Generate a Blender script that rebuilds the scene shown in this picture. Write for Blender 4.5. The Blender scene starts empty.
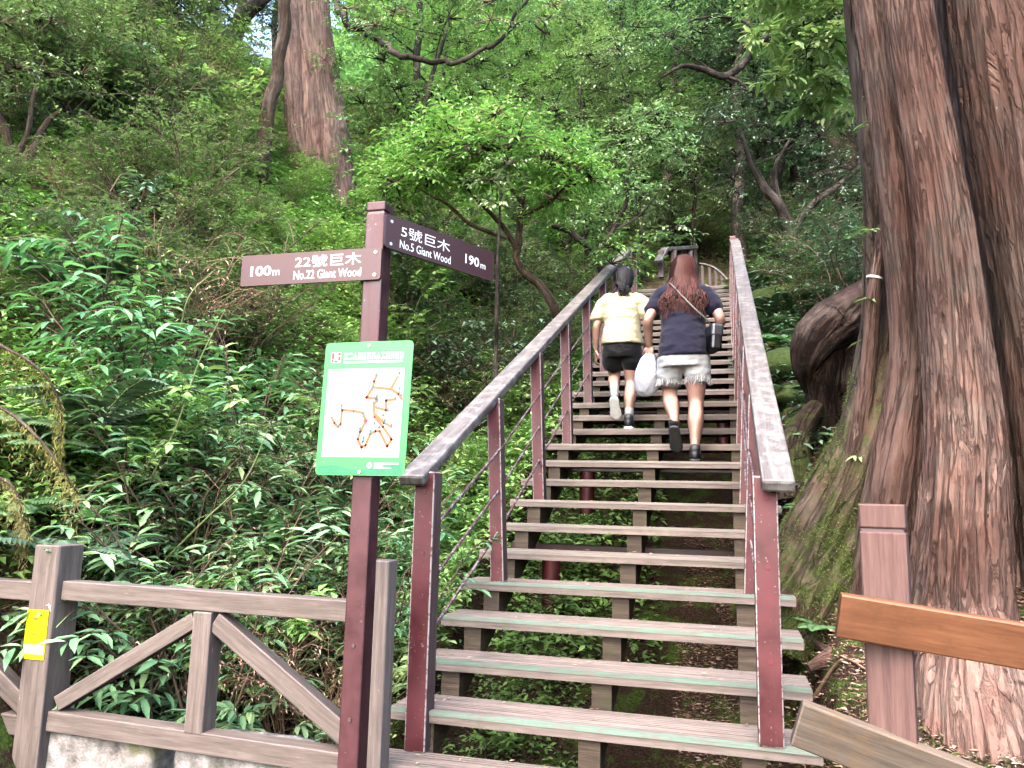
import bpy, math, random
import numpy as np
from mathutils import Vector, Matrix
rng = np.random.default_rng(7)
random.seed(7)
SC = bpy.context.scene
COL = SC.collection
PI = math.pi

def A(*v): return np.array(v, float)
def nz(v):
    v = np.asarray(v, float)
    return v / np.maximum(np.linalg.norm(v, axis=-1, keepdims=True), 1e-9)
def S(r, g, b):
    f = lambda c: (c/255/12.92) if c/255 <= .04045 else ((c/255+.055)/1.055)**2.4
    return (f(r), f(g), f(b), 1)

# ------------------------------------------------------------------ camera
F = 771.8
CAM = A(.6317, -3.6525, 1.1811)
CR = A(.96370841, .26602753, .02225891)
CU = A(.01868032, -.15037639, .98845232)
CF = A(-.26630275, .95216401, .14988847)
cd = bpy.data.cameras.new('camera'); cam = bpy.data.objects.new('camera', cd); COL.objects.link(cam)
cd.sensor_width = 36; cd.lens = F/1024*36; cd.clip_end = 500; cd.clip_start = .05
M = Matrix.Identity(4)
for i in range(3):
    M[i][0], M[i][1], M[i][2], M[i][3] = CR[i], CU[i], -CF[i], CAM[i]
cam.matrix_world = M
SC.camera = cam
def at(px, py, d):
    """point of the place seen at a photo position, d metres ahead"""
    return CAM + d*(CF + (px-512)/F*CR - (py-384)/F*CU)

RISE, GO = .17, .356
def stair_z(y): return RISE*(1 + y/GO)

# ------------------------------------------------------------------ noise
_T = rng.random((64, 64, 64))
def vnoise(p):
    p = np.asarray(p, float); i = np.floor(p).astype(int); f = p-i; f = f*f*(3-2*f)
    r = 0
    for a in (0, 1):
        for b in (0, 1):
            for c in (0, 1):
                w = (f[..., 0] if a else 1-f[..., 0])*(f[..., 1] if b else 1-f[..., 1])*(f[..., 2] if c else 1-f[..., 2])
                r = r + w*_T[(i[..., 0]+a) % 64, (i[..., 1]+b) % 64, (i[..., 2]+c) % 64]
    return r*2-1
def fbm(p, o=4):
    r = 0; a = 1; s = 0
    for k in range(o):
        r = r + a*vnoise(np.asarray(p)*2**k + 17.3*k); s += a; a *= .5
    return r/s

# ------------------------------------------------------------------ mesh builder
class MB:
    def __init__(s): s.V = []; s.F = []; s.UV = []; s.MI = []; s.n = 0
    def add(s, V, F_, uv=None, mat=0):
        V = np.asarray(V, float).reshape(-1, 3); F_ = np.asarray(F_, int)
        s.V.append(V); s.F.append(F_+s.n); s.n += len(V)
        s.UV.append(np.zeros(F_.shape+(2,)) if uv is None else np.asarray(uv, float).reshape(F_.shape+(2,)))
        s.MI.append(np.full(len(F_), mat))
    def mesh(s, name, mats, smooth=False):
        me = bpy.data.meshes.new(name)
        V = np.concatenate(s.V); me.vertices.add(len(V)); me.vertices.foreach_set('co', V.ravel())
        L = np.concatenate([f.ravel() for f in s.F]); me.loops.add(len(L)); me.loops.foreach_set('vertex_index', L.astype(np.int32))
        cnt = np.concatenate([np.full(f.shape[0], f.shape[1]) for f in s.F])
        me.polygons.add(len(cnt)); me.polygons.foreach_set('loop_start', (np.cumsum(cnt)-cnt).astype(np.int32))
        me.polygons.foreach_set('material_index', np.concatenate(s.MI).astype(np.int32))
        me.polygons.foreach_set('use_smooth', np.full(len(cnt), smooth))
        uv = me.uv_layers.new(name='UVMap'); uv.data.foreach_set('uv', np.concatenate([u.ravel() for u in s.UV]))
        me.update(calc_edges=True); me.validate()
        for m in (mats if isinstance(mats, (list, tuple)) else [mats]): me.materials.append(m)
        return me
    def build(s, name, mats, parent=None, smooth=False, bevel=0, bm=None):
        o = bpy.data.objects.new(name, s.mesh(name, mats, smooth)); COL.objects.link(o)
        if parent: o.parent = parent
        if bevel:
            b = o.modifiers.new('bevel', 'BEVEL'); b.width = bevel; b.segments = 2; b.limit_method = 'ANGLE'; b.angle_limit = math.radians(50)
            if bm is not None: b.material = bm
        return o
    # --- shapes
    def beam(s, p0, p1, w, h, up=(0, 0, 1), mat=0, sides=None):
        """box from p0 to p1; w sideways, h along up; UV in metres along the grain"""
        p0, p1 = A(*p0), A(*p1); ax = nz(p1-p0); L = np.linalg.norm(p1-p0)
        sd = nz(np.cross(ax, up)); u = np.cross(sd, ax)
        c = []
        for P in (p0, p1):
            for a, b in ((-1, -1), (1, -1), (1, 1), (-1, 1)): c.append(P+sd*a*w/2+u*b*h/2)
        q = random.random()*9; r = random.random()*9
        f = [(0, 1, 5, 4), (1, 2, 6, 5), (2, 3, 7, 6), (3, 0, 4, 7), (3, 2, 1, 0), (4, 5, 6, 7)]
        uv = []
        for k, wd in enumerate((w, h, w, h)):
            o = r+k*.37; uv.append([(q, o), (q, o+wd), (q+L, o+wd), (q+L, o)])
        for k in (0, 1): uv.append([(q, r), (q, r+w), (q+h, r+w), (q+h, r)])
        s.add(c, f, uv, mat)
        if sides is not None: s.MI[-1][[1, 3]] = sides
    def box(s, c, d, mat=0):
        c = A(*c); d = A(*d)
        s.beam(c-A(0, 0, d[2]/2), c+A(0, 0, d[2]/2), d[0], d[1], (0, 1, 0), mat)
    def tube(s, P, R, n=6, mat=0, cap=True, flat=None, up=None, uvs=1.0):
        P = np.asarray(P, float); m = len(P); R = np.broadcast_to(np.asarray(R, float), (m,))
        T = nz(np.gradient(P, axis=0)); N = np.zeros((m, 3))
        a = A(*up) if up is not None else (A(1, 0, 0) if abs(T[0, 0]) < .8 else A(0, 1, 0))
        v = nz(a-T[0]*(a@T[0])); N[0] = v
        for i in range(1, m):
            v = nz(v-T[i]*(v@T[i])); N[i] = v
        B = np.cross(T, N); th = np.arange(n)/n*2*PI
        fl = np.ones(m) if flat is None else np.broadcast_to(np.asarray(flat, float), (m,))
        V = P[:, None]+R[:, None, None]*(np.cos(th)[None, :, None]*N[:, None]+fl[:, None, None]*np.sin(th)[None, :, None]*B[:, None])
        i = np.arange(m-1)[:, None]*n; j = np.arange(n)[None]; k = (j+1) % n
        f = np.stack([i+j, i+k, i+n+k, i+n+j], -1).reshape(-1, 4)
        ln = np.concatenate([[0], np.cumsum(np.linalg.norm(np.diff(P, axis=0), axis=1))])+random.random()*5
        r0 = max(R.mean(), 1e-4); uu = np.arange(n+1)/n*2*PI*r0*uvs
        Vv = np.broadcast_to(ln[:, None], (m, n+1)); Uu = np.broadcast_to(uu[None], (m, n+1))
        g = np.stack([Vv, Uu], -1)
        uv = np.stack([g[:-1, :-1], g[:-1, 1:], g[1:, 1:], g[1:, :-1]], 2).reshape(-1, 4, 2)
        s.add(V.reshape(-1, 3), f, uv, mat)
        if cap:
            for idx, P0 in ((0, P[0]), (m-1, P[-1])):
                b = s.n; ring = V[idx]; s.add(np.vstack([ring, P0[None]]), [((q+1) % n, q, n) if idx == 0 else (q, (q+1) % n, n) for q in range(n)], None, mat)
    def extrude(s, prof, x0, x1, mat=0):
        """(y,z) outline extruded along x"""
        prof = np.asarray(prof, float); n = len(prof); q = random.random()*9
        V = np.vstack([np.c_[np.full(n, x0), prof], np.c_[np.full(n, x1), prof]])
        d = np.concatenate([[0], np.cumsum(np.linalg.norm(np.roll(prof, -1, 0)-prof, axis=1))])
        f = [(i, (i+1) % n, n+(i+1) % n, n+i) for i in range(n)]
        uv = [[(q, d[i]), (q, d[i+1]), (q+x1-x0, d[i+1]), (q+x1-x0, d[i])] for i in range(n)]
        s.add(V, f, uv, mat)
        s.add(V[:n], [list(range(n))[::-1]], [prof[::-1]], mat); s.add(V[n:], [list(range(n))], [prof], mat)
    def ellipsoid(s, c, r, nu=16, nv=10, mat=0, R=None):
        th = np.linspace(0, PI, nv+1)[1:-1]; ph = np.arange(nu)/nu*2*PI
        V = [(0, 0, 1)]+[(math.sin(t)*math.cos(p), math.sin(t)*math.sin(p), math.cos(t)) for t in th for p in ph]+[(0, 0, -1)]
        V = np.array(V)*A(*r)
        if R is not None: V = V@np.asarray(R).T
        V = V+A(*c); b = len(V)-1
        q = [(1+i*nu+j, 1+(i+1)*nu+j, 1+(i+1)*nu+(j+1) % nu, 1+i*nu+(j+1) % nu) for i in range(nv-2) for j in range(nu)]
        t = [(0, 1+j, 1+(j+1) % nu) for j in range(nu)]+[(b, 1+(nv-2)*nu+(j+1) % nu, 1+(nv-2)*nu+j) for j in range(nu)]
        n0 = s.n; s.add(V, q, None, mat); s.F.append(np.array(t)+n0); s.UV.append(np.zeros((len(t), 3, 2))); s.MI.append(np.full(len(t), mat))

def spline(P, k=6):
    P = np.asarray(P, float); Q = np.vstack([2*P[0]-P[1], P, 2*P[-1]-P[-2]]); out = []
    for i in range(1, len(Q)-2):
        for t in np.arange(k)/k:
            a, b, c, d = Q[i-1], Q[i], Q[i+1], Q[i+2]
            out.append(.5*(2*b+(c-a)*t+(2*a-5*b+4*c-d)*t*t+(3*b-a-3*c+d)*t**3))
    out.append(P[-1]); return np.array(out)

def tag(o, label=None, cat=None, group=None, kind=None):
    if label: o['label'] = label
    if cat: o['category'] = cat
    if group: o['group'] = group
    if kind: o['kind'] = kind
    return o
def thing(name, label, cat, loc=(0, 0, 0), rz=0, group=None):
    o = bpy.data.objects.new(name, None); COL.objects.link(o); o.location = loc; o.rotation_euler = (0, 0, rz); o.empty_display_size = .1
    return tag(o, label, cat, group)
def copy_tree(o, parent=None):
    c = o.copy(); COL.objects.link(c)
    if parent: c.parent = parent
    for ch in KIDS.get(o.name, []): copy_tree(ch, c)
    return c
KIDS = {}
def reg(o, *ch): KIDS[o.name] = list(ch)

# ------------------------------------------------------------------ materials
class NT:
    def __init__(s, name):
        s.m = bpy.data.materials.new(name); s.m.use_nodes = True; s.t = s.m.node_tree; s.t.nodes.clear()
        s.out = s.t.nodes.new('ShaderNodeOutputMaterial')
    def n(s, typ, ins=None, **kw):
        x = s.t.nodes.new(typ)
        for k, v in kw.items(): setattr(x, k, v)
        for k, v in (ins or {}).items():
            if isinstance(v, bpy.types.NodeSocket): s.t.links.new(v, x.inputs[k])
            else: x.inputs[k].default_value = v
        return x
    def noise(s, vec, scale, detail=4, rough=.6, dist=0):
        return s.n('ShaderNodeTexNoise', {'Vector': vec, 'Scale': scale, 'Detail': detail, 'Roughness': rough, 'Distortion': dist}).outputs['Fac']
    def ramp(s, fac, stops):
        r = s.n('ShaderNodeValToRGB', {'Fac': fac}); e = r.color_ramp.elements
        while len(e) < len(stops): e.new(.5)
        for q, (p, c) in zip(e, stops): q.position = p; q.color = c if hasattr(c, '__len__') else (c, c, c, 1)
        return r.outputs['Color']
    def mix(s, fac, a, b, mode='MIX'):
        x = s.n('ShaderNodeMix', data_type='RGBA', blend_type=mode)
        for k, v in ((0, fac), (6, a), (7, b)):
            if isinstance(v, bpy.types.NodeSocket): s.t.links.new(v, x.inputs[k])
            else: x.inputs[k].default_value = v
        return x.outputs[2]
    def math(s, op, a, b=0, clamp=False):
        x = s.n('ShaderNodeMath', operation=op, use_clamp=clamp)
        for k, v in ((0, a), (1, b)):
            if isinstance(v, bpy.types.NodeSocket): s.t.links.new(v, x.inputs[k])
            else: x.inputs[k].default_value = v
        return x.outputs[0]
    def mapv(s, vec, scale, loc=None):
        x = s.n('ShaderNodeMapping', {'Vector': vec, 'Scale': scale})
        if loc is not None: s.t.links.new(loc, x.inputs['Location'])
        return x.outputs[0]
    def bump(s, h, st, dist=.01): return s.n('ShaderNodeBump', {'Height': h, 'Strength': st, 'Distance': dist}).outputs[0]
    def bsdf(s, col, rough=.6, normal=None, spec=.4, **ins):
        d = {'Base Color': col, 'Roughness': rough, 'Specular IOR Level': spec}; d.update(ins)
        if normal is not None: d['Normal'] = normal
        return s.n('ShaderNodeBsdfPrincipled', d)
    def done(s, sh):
        s.t.links.new(sh.outputs[0], s.out.inputs['Surface']); return s.m
    def uv(s): return s.n('ShaderNodeTexCoord').outputs['UV']
    def obj(s): return s.n('ShaderNodeTexCoord').outputs['Object']
    def pos(s): return s.n('ShaderNodeNewGeometry').outputs['Position']
    def rnd(s): return s.n('ShaderNodeObjectInfo').outputs['Random']

def plain(name, c, rough=.6, spec=.4, bump=0, scale=40, var=.15, **ins):
    t = NT(name); o = t.obj(); n = t.noise(o, scale, 5)
    col = t.ramp(n, [(.25, tuple(x*(1-var) for x in c[:3])+(1,)), (.75, tuple(min(1, x*(1+var)) for x in c[:3])+(1,))])
    return t.done(t.bsdf(col, rough, t.bump(n, bump) if bump else None, spec, **ins))

DK = lambda c, k=.55: tuple(x*k for x in c[:3])+(1,)
def wood(name, dark, mid, light, patch=None, pamt=.55, patch2=None, p2amt=.6, rough=.75, across=38, bump=.35, spec=.3):
    dark, mid, light = DK(dark), DK(mid), DK(light); patch = patch and DK(patch); patch2 = patch2 and DK(patch2)
    t = NT(name); r = t.math('MULTIPLY', t.rnd(), 37.)
    off = t.n('ShaderNodeCombineXYZ', {'X': r, 'Y': r}).outputs[0]
    g = t.mapv(t.uv(), (2.2, across, 1), off)
    a = t.noise(g, 1, 6, .65, .3); b = t.noise(t.mapv(t.uv(), (9, across*4, 1), off), 1, 3, .6)
    h = t.math('ADD', t.math('MULTIPLY', a, .7), t.math('MULTIPLY', b, .3))
    col = t.ramp(h, [(.3, dark), (.5, mid), (.72, light)])
    p = t.pos()
    big = t.noise(p, 3.5, 4, .6)
    col = t.mix(t.math('MULTIPLY', big, .55), col, dark)
    if patch: col = t.mix(t.ramp(t.noise(p, 11, 7, .72), [(pamt-.04, 0.), (pamt+.18, .9)]), col, patch)
    if patch2: col = t.mix(t.ramp(t.noise(t.mapv(t.uv(), (7, 45, 1), off), 1, 5, .7), [(p2amt, 0.), (p2amt+.05, 1.)]), col, patch2)
    col = t.n('ShaderNodeHueSaturation', {'Saturation': .87, 'Value': t.math('ADD', .86, t.math('MULTIPLY', t.rnd(), .28)), 'Color': col}).outputs[0]
    return t.done(t.bsdf(col, t.ramp(h, [(0, rough-.12), (1, rough+.1)]), t.bump(h, bump, .006), spec))

def paint(name, c, chip, chipamt=.66, rough=.45, dirt=(.05, .04, .04, 1)):
    c, chip = DK(c, .43), DK(chip, .5)
    t = NT(name); p = t.pos(); g = t.mapv(t.uv(), (3, 50, 1))
    gr = t.noise(g, 1, 5, .6); bl = t.noise(p, 7, 4, .6)
    col = t.ramp(bl, [(.3, tuple(x*.7 for x in c[:3])+(1,)), (.7, tuple(x*1.25 for x in c[:3])+(1,))])
    col = t.mix(t.ramp(gr, [(.55, 0.), (.8, .35)]), col, dirt)
    ch = t.ramp(t.math('ADD', t.noise(p, 60, 4, .65), t.math('MULTIPLY', t.noise(p, 9, 2), .3)), [(chipamt+.12, 0.), (chipamt+.16, 1.)])
    col = t.mix(ch, col, chip)
    return t.done(t.bsdf(col, t.ramp(bl, [(.3, rough-.1), (.7, rough+.2)]), t.bump(gr, .25, .004), .45))

def leafmat(name, cols, rough=.40, tr=.40, tcol=None, spec=.32, hue=.03, scale=.7):
    cols = [tuple(1.5*min(.30, .85*x+.15*(.33*c[0]+.5*c[1]+.17*c[2])*w) for x, w in zip(c[:3], (1.0, 1.03, .98)))+(1,) for c in cols]
    t = NT(name); geo = t.n('ShaderNodeNewGeometry')
    n = t.noise(geo.outputs['Position'], scale, 3, .6)
    f = t.math('ADD', t.math('MULTIPLY', geo.outputs['Random Per Island'], .55), t.math('SUBTRACT', t.math('MULTIPLY', n, .9), .2), True)
    k = len(cols)
    col = t.ramp(f, [(i/(k-1)*.9+.05, c) for i, c in enumerate(cols)])
    r = t.rnd()
    col = t.n('ShaderNodeHueSaturation', {'Hue': t.math('ADD', .5-hue/2, t.math('MULTIPLY', r, hue)), 'Saturation': t.math('ADD', .85, t.math('MULTIPLY', r, .2)),
        'Value': t.math('ADD', .85, t.math('MULTIPLY', t.math('FRACT', t.math('MULTIPLY', r, 7.31)), .45)), 'Color': col}).outputs[0]
    b = t.bsdf(col, rough, None, spec)
    tc = t.mix(1, col, tcol or (1.25, 1.4, .8, 1), 'MULTIPLY')
    T = t.n('ShaderNodeBsdfTranslucent', {'Color': tc})
    mx = t.n('ShaderNodeMixShader', {0: tr}); t.t.links.new(b.outputs[0], mx.inputs[1]); t.t.links.new(T.outputs[0], mx.inputs[2])
    return t.done(mx)

def barkmat(name, dark, mid, light, moss=None, mossamt=.6, white=0, us=24, vs=1.5, bump=1.0, lich=.45):
    dark, mid, light = DK(dark, .6), DK(mid, .6), DK(light, .6)
    t = NT(name); uv = t.uv()
    a = t.noise(t.mapv(uv, (vs, us, 1)), 1, 8, .68, .5); b = t.noise(t.mapv(uv, (vs*5, us*3.2, 1)), 1, 5, .65)
    p = t.pos()
    e = t.noise(t.mapv(p, (1, 1, .45)), 22, 6, .75, .4); cr = t.n('ShaderNodeTexNoise', {'Vector': t.mapv(uv, (vs*.9, us*.55, 1)), 'Scale': 1, 'Detail': 6, 'Roughness': .6, 'Distortion': 1.2}).outputs['Fac']
    crack = t.ramp(t.math('ABSOLUTE', t.math('SUBTRACT', cr, .5)), [(.0, 0.), (.045, 1.)])
    h = t.math('ADD', t.math('MULTIPLY', a, .5), t.math('ADD', t.math('MULTIPLY', b, .28), t.math('MULTIPLY', e, .22)))
    col = t.ramp(h, [(.27, dark), (.47, mid), (.68, light)])
    col = t.mix(t.ramp(t.noise(t.mapv(p, (1, 1, .6)), 1.3, 3), [(.42, 0.), (.60, .75)]), col, t.mix(1, col, (1.06, .86, .80, 1), 'MULTIPLY'))
    col = t.mix(t.ramp(t.noise(p, 2.2, 4), [(.35, .5), (.65, 0.)]), col, dark)
    col = t.mix(t.ramp(t.noise(p, 1.7, 6, .65), [(.48, 0.), (.66, lich)]), col, DK(S(158, 140, 130), .6))
    col = t.mix(t.ramp(t.noise(t.mapv(p, (1, 1, .5)), 5, 6, .7), [(.55, 0.), (.63, lich)]), col, DK(S(112, 104, 94), .7))
    col = t.mix(t.math('MULTIPLY', t.math('SUBTRACT', 1., crack), .34), col, tuple(x*.5 for x in dark[:3])+(1,))
    h = t.math('ADD', h, t.math('MULTIPLY', crack, .25))
    if moss:
        at_ = t.n('ShaderNodeAttribute', attribute_name='moss').outputs['Fac']
        mf = t.math('ADD', t.math('ADD', t.math('MULTIPLY', t.noise(p, 9, 6, .7), .6), t.math('MULTIPLY', t.noise(p, 2.6, 3), .4)), at_)
        mc = t.ramp(t.noise(p, 45, 5, .7), [(.3, tuple(x*.4 for x in moss[:3])+(1,)), (.55, moss), (.75, tuple(x*1.7 for x in moss[:3])+(1,))])
        col = t.mix(t.ramp(mf, [(mossamt, 0.), (mossamt+.12, 1.)]), col, mc)
    if white: col = t.mix(t.ramp(t.noise(t.mapv(p, (1, 1, .6)), 11, 6, .75), [(white, 0.), (white+.04, 1.)]), col, S(205, 200, 195))
    return t.done(t.bsdf(col, .85, t.bump(h, bump, .045), .2))

MAT = {}
MAT['fence'] = wood('fence_wood', S(88, 75, 69), S(134, 117, 108), S(172, 155, 144), S(104, 100, 84), .60, S(192, 180, 176), .66)
MAT['fence_edge'] = wood('fence_edge', S(90, 76, 74), S(150, 130, 126), S(190, 175, 170), S(120, 115, 95), .6)
MAT['rightpost'] = wood('post_wood', S(88, 58, 52), S(130, 90, 82), S(156, 118, 108), S(150, 140, 136), .68)
MAT['rail'] = wood('handrail_wood', S(82, 72, 68), S(130, 118, 112), S(176, 166, 160), S(184, 176, 170), .52, S(215, 206, 202), .80, rough=.55, spec=.5)
MAT['orange'] = wood('new_plank', S(108, 58, 24), S(156, 88, 34), S(184, 114, 54), S(118, 72, 38), rough=.45, across=22, bump=.15, spec=.4)
MAT['oldplank'] = wood('old_plank', S(92, 76, 62), S(136, 116, 98), S(166, 146, 126), S(150, 110, 62), .55, S(96, 92, 72), .63)
MAT['tread'] = wood('tread_wood', S(84, 70, 66), S(142, 124, 116), S(178, 160, 150), S(104, 106, 84), .57, S(178, 164, 158), .68)
MAT['nosing'] = wood('nosing', S(104, 116, 104), S(122, 156, 136), S(146, 184, 162), S(134, 124, 116), .50, S(140, 130, 122), .56)
MAT['nosing_worn'] = wood('nosing_worn', S(120, 110, 102), S(160, 148, 138), S(190, 180, 168), S(120, 150, 130), .62)
MAT['stringer'] = wood('stringer_wood', S(40, 31, 25), S(92, 74, 58), S(132, 108, 84), S(74, 78, 40), .55, bump=.7)
MAT['red'] = paint('red_paint', S(110, 46, 52), S(168, 146, 144), .70)
MAT['redside'] = wood('post_side', S(64, 48, 46), S(108, 82, 78), S(140, 118, 112), S(120, 56, 60), .56, S(170, 150, 146), .66)
MAT['dullpost'] = paint('dull_post', S(84, 54, 52), S(120, 104, 100), .70)
MAT['rededge'] = paint('red_paint_edge', S(150, 110, 110), S(205, 190, 186), .46)
MAT['redpost'] = paint('red_post_paint', S(124, 46, 52), S(110, 90, 88), .72)
MAT['signpost'] = paint('sign_post_paint', S(104, 56, 61), S(160, 134, 132), .74)
MAT['signboard'] = plain('sign_brown', DK(S(104, 60, 59), .40), .4, .4, 0, 6, .08)
MAT['white'] = plain('white_letter', (.82, .81, .8, 1), .5)
MAT['rod'] = paint('rod_paint', S(112, 62, 66), S(175, 165, 165), .55)
MAT['bolt'] = plain('bolt_metal', (.7, .7, .68, 1), .35, .5, Metallic=.6)
MAT['darkbolt'] = plain('bolt_dark', (.08, .05, .05, 1), .4, .5)
def stone():
    t = NT('stone'); p = t.pos(); a = t.noise(p, 9, 8, .7); b = t.noise(p, 60, 5, .7)
    col = t.ramp(a, [(.3, S(74, 70, 66)), (.5, S(128, 122, 118)), (.68, S(178, 172, 168))])
    col = t.mix(t.ramp(t.noise(p, 4, 5), [(.52, 0.), (.64, .8)]), col, S(92, 92, 62))
    return t.done(t.bsdf(col, .9, t.bump(t.math('ADD', a, t.math('MULTIPLY', b, .5)), .9, .02), .2))
MAT['stone'] = stone()
def ground():
    t = NT('forest_soil'); p = t.pos(); a = t.noise(p, 6, 8, .7); b = t.noise(p, 70, 5, .75)
    col = t.ramp(b, [(.3, S(26, 18, 14)), (.5, S(60, 45, 36)), (.7, S(104, 82, 68))])
    col = t.mix(t.ramp(a, [(.5, 0.), (.6, 1.)]), col, t.ramp(b, [(.35, S(38, 52, 20)), (.65, S(92, 118, 48))]))
    return t.done(t.bsdf(col, .95, t.bump(t.math('ADD', a, b), 1, .03), .15))
MAT['ground'] = ground()
MAT['bark_red'] = barkmat('cedar_bark', S(80, 56, 49), S(142, 109, 97), S(180, 152, 138), S(98, 110, 48), .80, .70)
MAT['bark_far'] = barkmat('cedar_bark_far', S(92, 72, 66), S(156, 128, 118), S(200, 174, 162), S(98, 110, 60), .9, 0)
MAT['bark_moss'] = barkmat('mossy_bark', S(44, 34, 28), S(96, 78, 62), S(136, 118, 98), S(62, 72, 32), .64, 0)
MAT['bark'] = barkmat('tree_bark', S(26, 23, 20), S(52, 46, 40), S(82, 74, 66), S(78, 88, 46), .60, 0)
MAT['burl'] = barkmat('stump_wood', S(24, 17, 14), S(62, 45, 38), S(92, 70, 58), S(70, 80, 36), .60, 0, us=16, vs=2)
MAT['twig'] = plain('twig', S(88, 70, 56), .8)
MAT['greentwig'] = plain('green_twig', S(96, 106, 64), .7)
MAT['drytwig'] = plain('dry_twig', S(128, 104, 82), .9)
g = lambda *a: [S(*x) for x in a]
MAT['l_lance'] = leafmat('lance_leaf', g((54, 92, 60), (76, 118, 78), (98, 140, 92), (140, 168, 84)), .45, .34)
MAT['l_small'] = leafmat('small_leaf', g((60, 80, 48), (86, 108, 62), (106, 130, 78), (132, 152, 90)), .36, .28)
MAT['l_bright'] = leafmat('bright_leaf', g((72, 106, 54), (96, 134, 64), (116, 152, 74), (150, 178, 94)), .5, .36)
MAT['l_fern'] = leafmat('fern_leaf', g((54, 88, 48), (78, 118, 66), (100, 140, 84)), .45, .3)
MAT['l_far'] = leafmat('far_leaf', g((70, 100, 64), (92, 124, 78), (112, 144, 94), (138, 166, 112)), .5, .36)
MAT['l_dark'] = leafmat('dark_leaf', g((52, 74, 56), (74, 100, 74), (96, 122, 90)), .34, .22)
MAT['l_cover'] = leafmat('cover_leaf', g((58, 84, 40), (84, 118, 52), (108, 144, 66), (124, 150, 76)), .45, .3)
MAT['l_moss'] = leafmat('moss_strand', g((78, 76, 30), (116, 108, 46), (146, 134, 64)), .7, .3, (1.2, 1.2, .8, 1), .2)
MAT['l_litter'] = leafmat('dead_leaf', g((70, 46, 36), (112, 80, 62), (150, 118, 96), (176, 146, 122)), .8, .1, (1, 1, 1, 1), .2)
MAT['moss'] = leafmat('moss_tuft', g((44, 54, 20), (70, 80, 32), (98, 106, 46)), .85, .2, (1.2, 1.3, .7, 1), .1)

# ------------------------------------------------------------------ terrain
def sm(x, a, b):
    t = np.clip((np.asarray(x, float)-a)/(b-a), 0, 1); return t*t*(3-2*t)
def G(x, y, rough=True):
    x = np.asarray(x, float); y = np.asarray(y, float)
    base = np.where(y < 0, .03*y, np.where(y < 10.5, .4775*y, 5.0137+.43*(y-10.5)))
    z = base.copy() if hasattr(base, 'copy') else base
    under = sm(x, -1.25, -.95)*(1-sm(x, .85, 1.25))
    z = z-under*(.62-.12*sm(y, 3, 9))*(1-sm(y, 11.2, 12.4))*sm(y, -1.2, -.2)
    left = sm(-x, 1.0, 1.7)*(1-sm(-x, 2.5, 3.6))
    z = z-left*.62*sm(y, -1.6, 0.)
    xl = np.maximum(0, -x-2.4); z = z+np.where(xl < 6, .78*xl, .78*6+.36*(xl-6))
    xr = np.maximum(0, x-1.15); z = z+.08*sm(x, .95, 1.3)+np.where(xr < 6, .13*xr, .78+.25*(xr-6))
    if rough:
        p = np.stack([x*.9, y*.9, 0*x], -1); z = z+.16*fbm(p, 4)*(sm(np.abs(x), 1.0, 1.8)*.9+.1)
    return z
n1 = 360
tx = np.concatenate([np.linspace(-45, -9, 60), np.linspace(-8.8, 6, 180), np.linspace(6.3, 40, 50)])
ty = np.concatenate([np.linspace(-12, -4, 24), np.linspace(-3.9, 14, 200), np.linspace(14.3, 75, 90)])
X, Y = np.meshgrid(tx, ty); Z = G(X, Y)
mb = MB(); nx, ny = len(tx), len(ty)
i = np.arange(ny-1)[:, None]*nx; j = np.arange(nx-1)[None]
mb.add(np.stack([X, Y, Z], -1).reshape(-1, 3), np.stack([i+j, i+j+1, i+nx+j+1, i+nx+j], -1).reshape(-1, 4))
tag(mb.build('ground', MAT['ground'], smooth=True), kind='structure')

# ------------------------------------------------------------------ staircase
NT_ = 30
st = thing('staircase', 'long weathered open-riser wooden staircase climbing the forest slope', 'staircase', (0, 0, 0))
def tread_profile(d, th, planks):
    P = []; pw = (d-.008*(planks-1))/planks; out = []
    for k in range(planks):
        y0 = k*(pw+.008); gr = 4; q = [(y0, -th), (y0, -.004), (y0+.004, 0)]
        for i in range(gr):
            c = y0+pw*(i+.5)/gr
            q += [(c-.006, 0), (c-.004, -.004), (c+.004, -.004), (c+.006, 0)]
        q += [(y0+pw-.004, 0), (y0+pw, -.004), (y0+pw, -th)]
        out.append(q[::-1])
    return out
def tread_mesh(d, W):
    m = MB()
    for q in tread_profile(d, .05, 3): m.extrude(q, -W/2, W/2)
    return m.mesh('tread', MAT['tread'])
def nose_mesh(W, mat='nosing'):
    m = MB(); m.extrude([(.006, .0015), (.032, .0015), (.032, .0045), (.006, .0045)][::-1], -W/2+.004, W/2-.004); m.extrude([(-.0035, -.014), (-.0005, -.014), (-.0005, .0045), (-.0035, .0045)][::-1], -W/2+.004, W/2-.004)
    return m.mesh('nosing_strip', MAT[mat])
TM, NM, NW = tread_mesh(.336, 1.98), nose_mesh(1.98), nose_mesh(1.98, 'nosing_worn')
for k in range(-1, NT_+1):
    o = bpy.data.objects.new('tread', TM); COL.objects.link(o); o.parent = st
    o.location = (random.uniform(-.008, .008), (k-1)*GO+random.uniform(-.006, .006), k*RISE); o.rotation_euler = (random.uniform(-.006, .006), random.uniform(-.003, .003), random.uniform(-.003, .003))
    s_ = bpy.data.objects.new('nosing_strip', NM if k < 5 else NW); COL.objects.link(s_); s_.parent = o
# landing at the top of the flight
mb = MB()
for k in range(13): mb.beam((-1.1, NT_*GO+.02+k*.118, (NT_)*RISE-.026), (1.1, NT_*GO+.02+k*.118, NT_*RISE-.026), .11, .05)
mb.build('landing', MAT['tread'], st)
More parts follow.
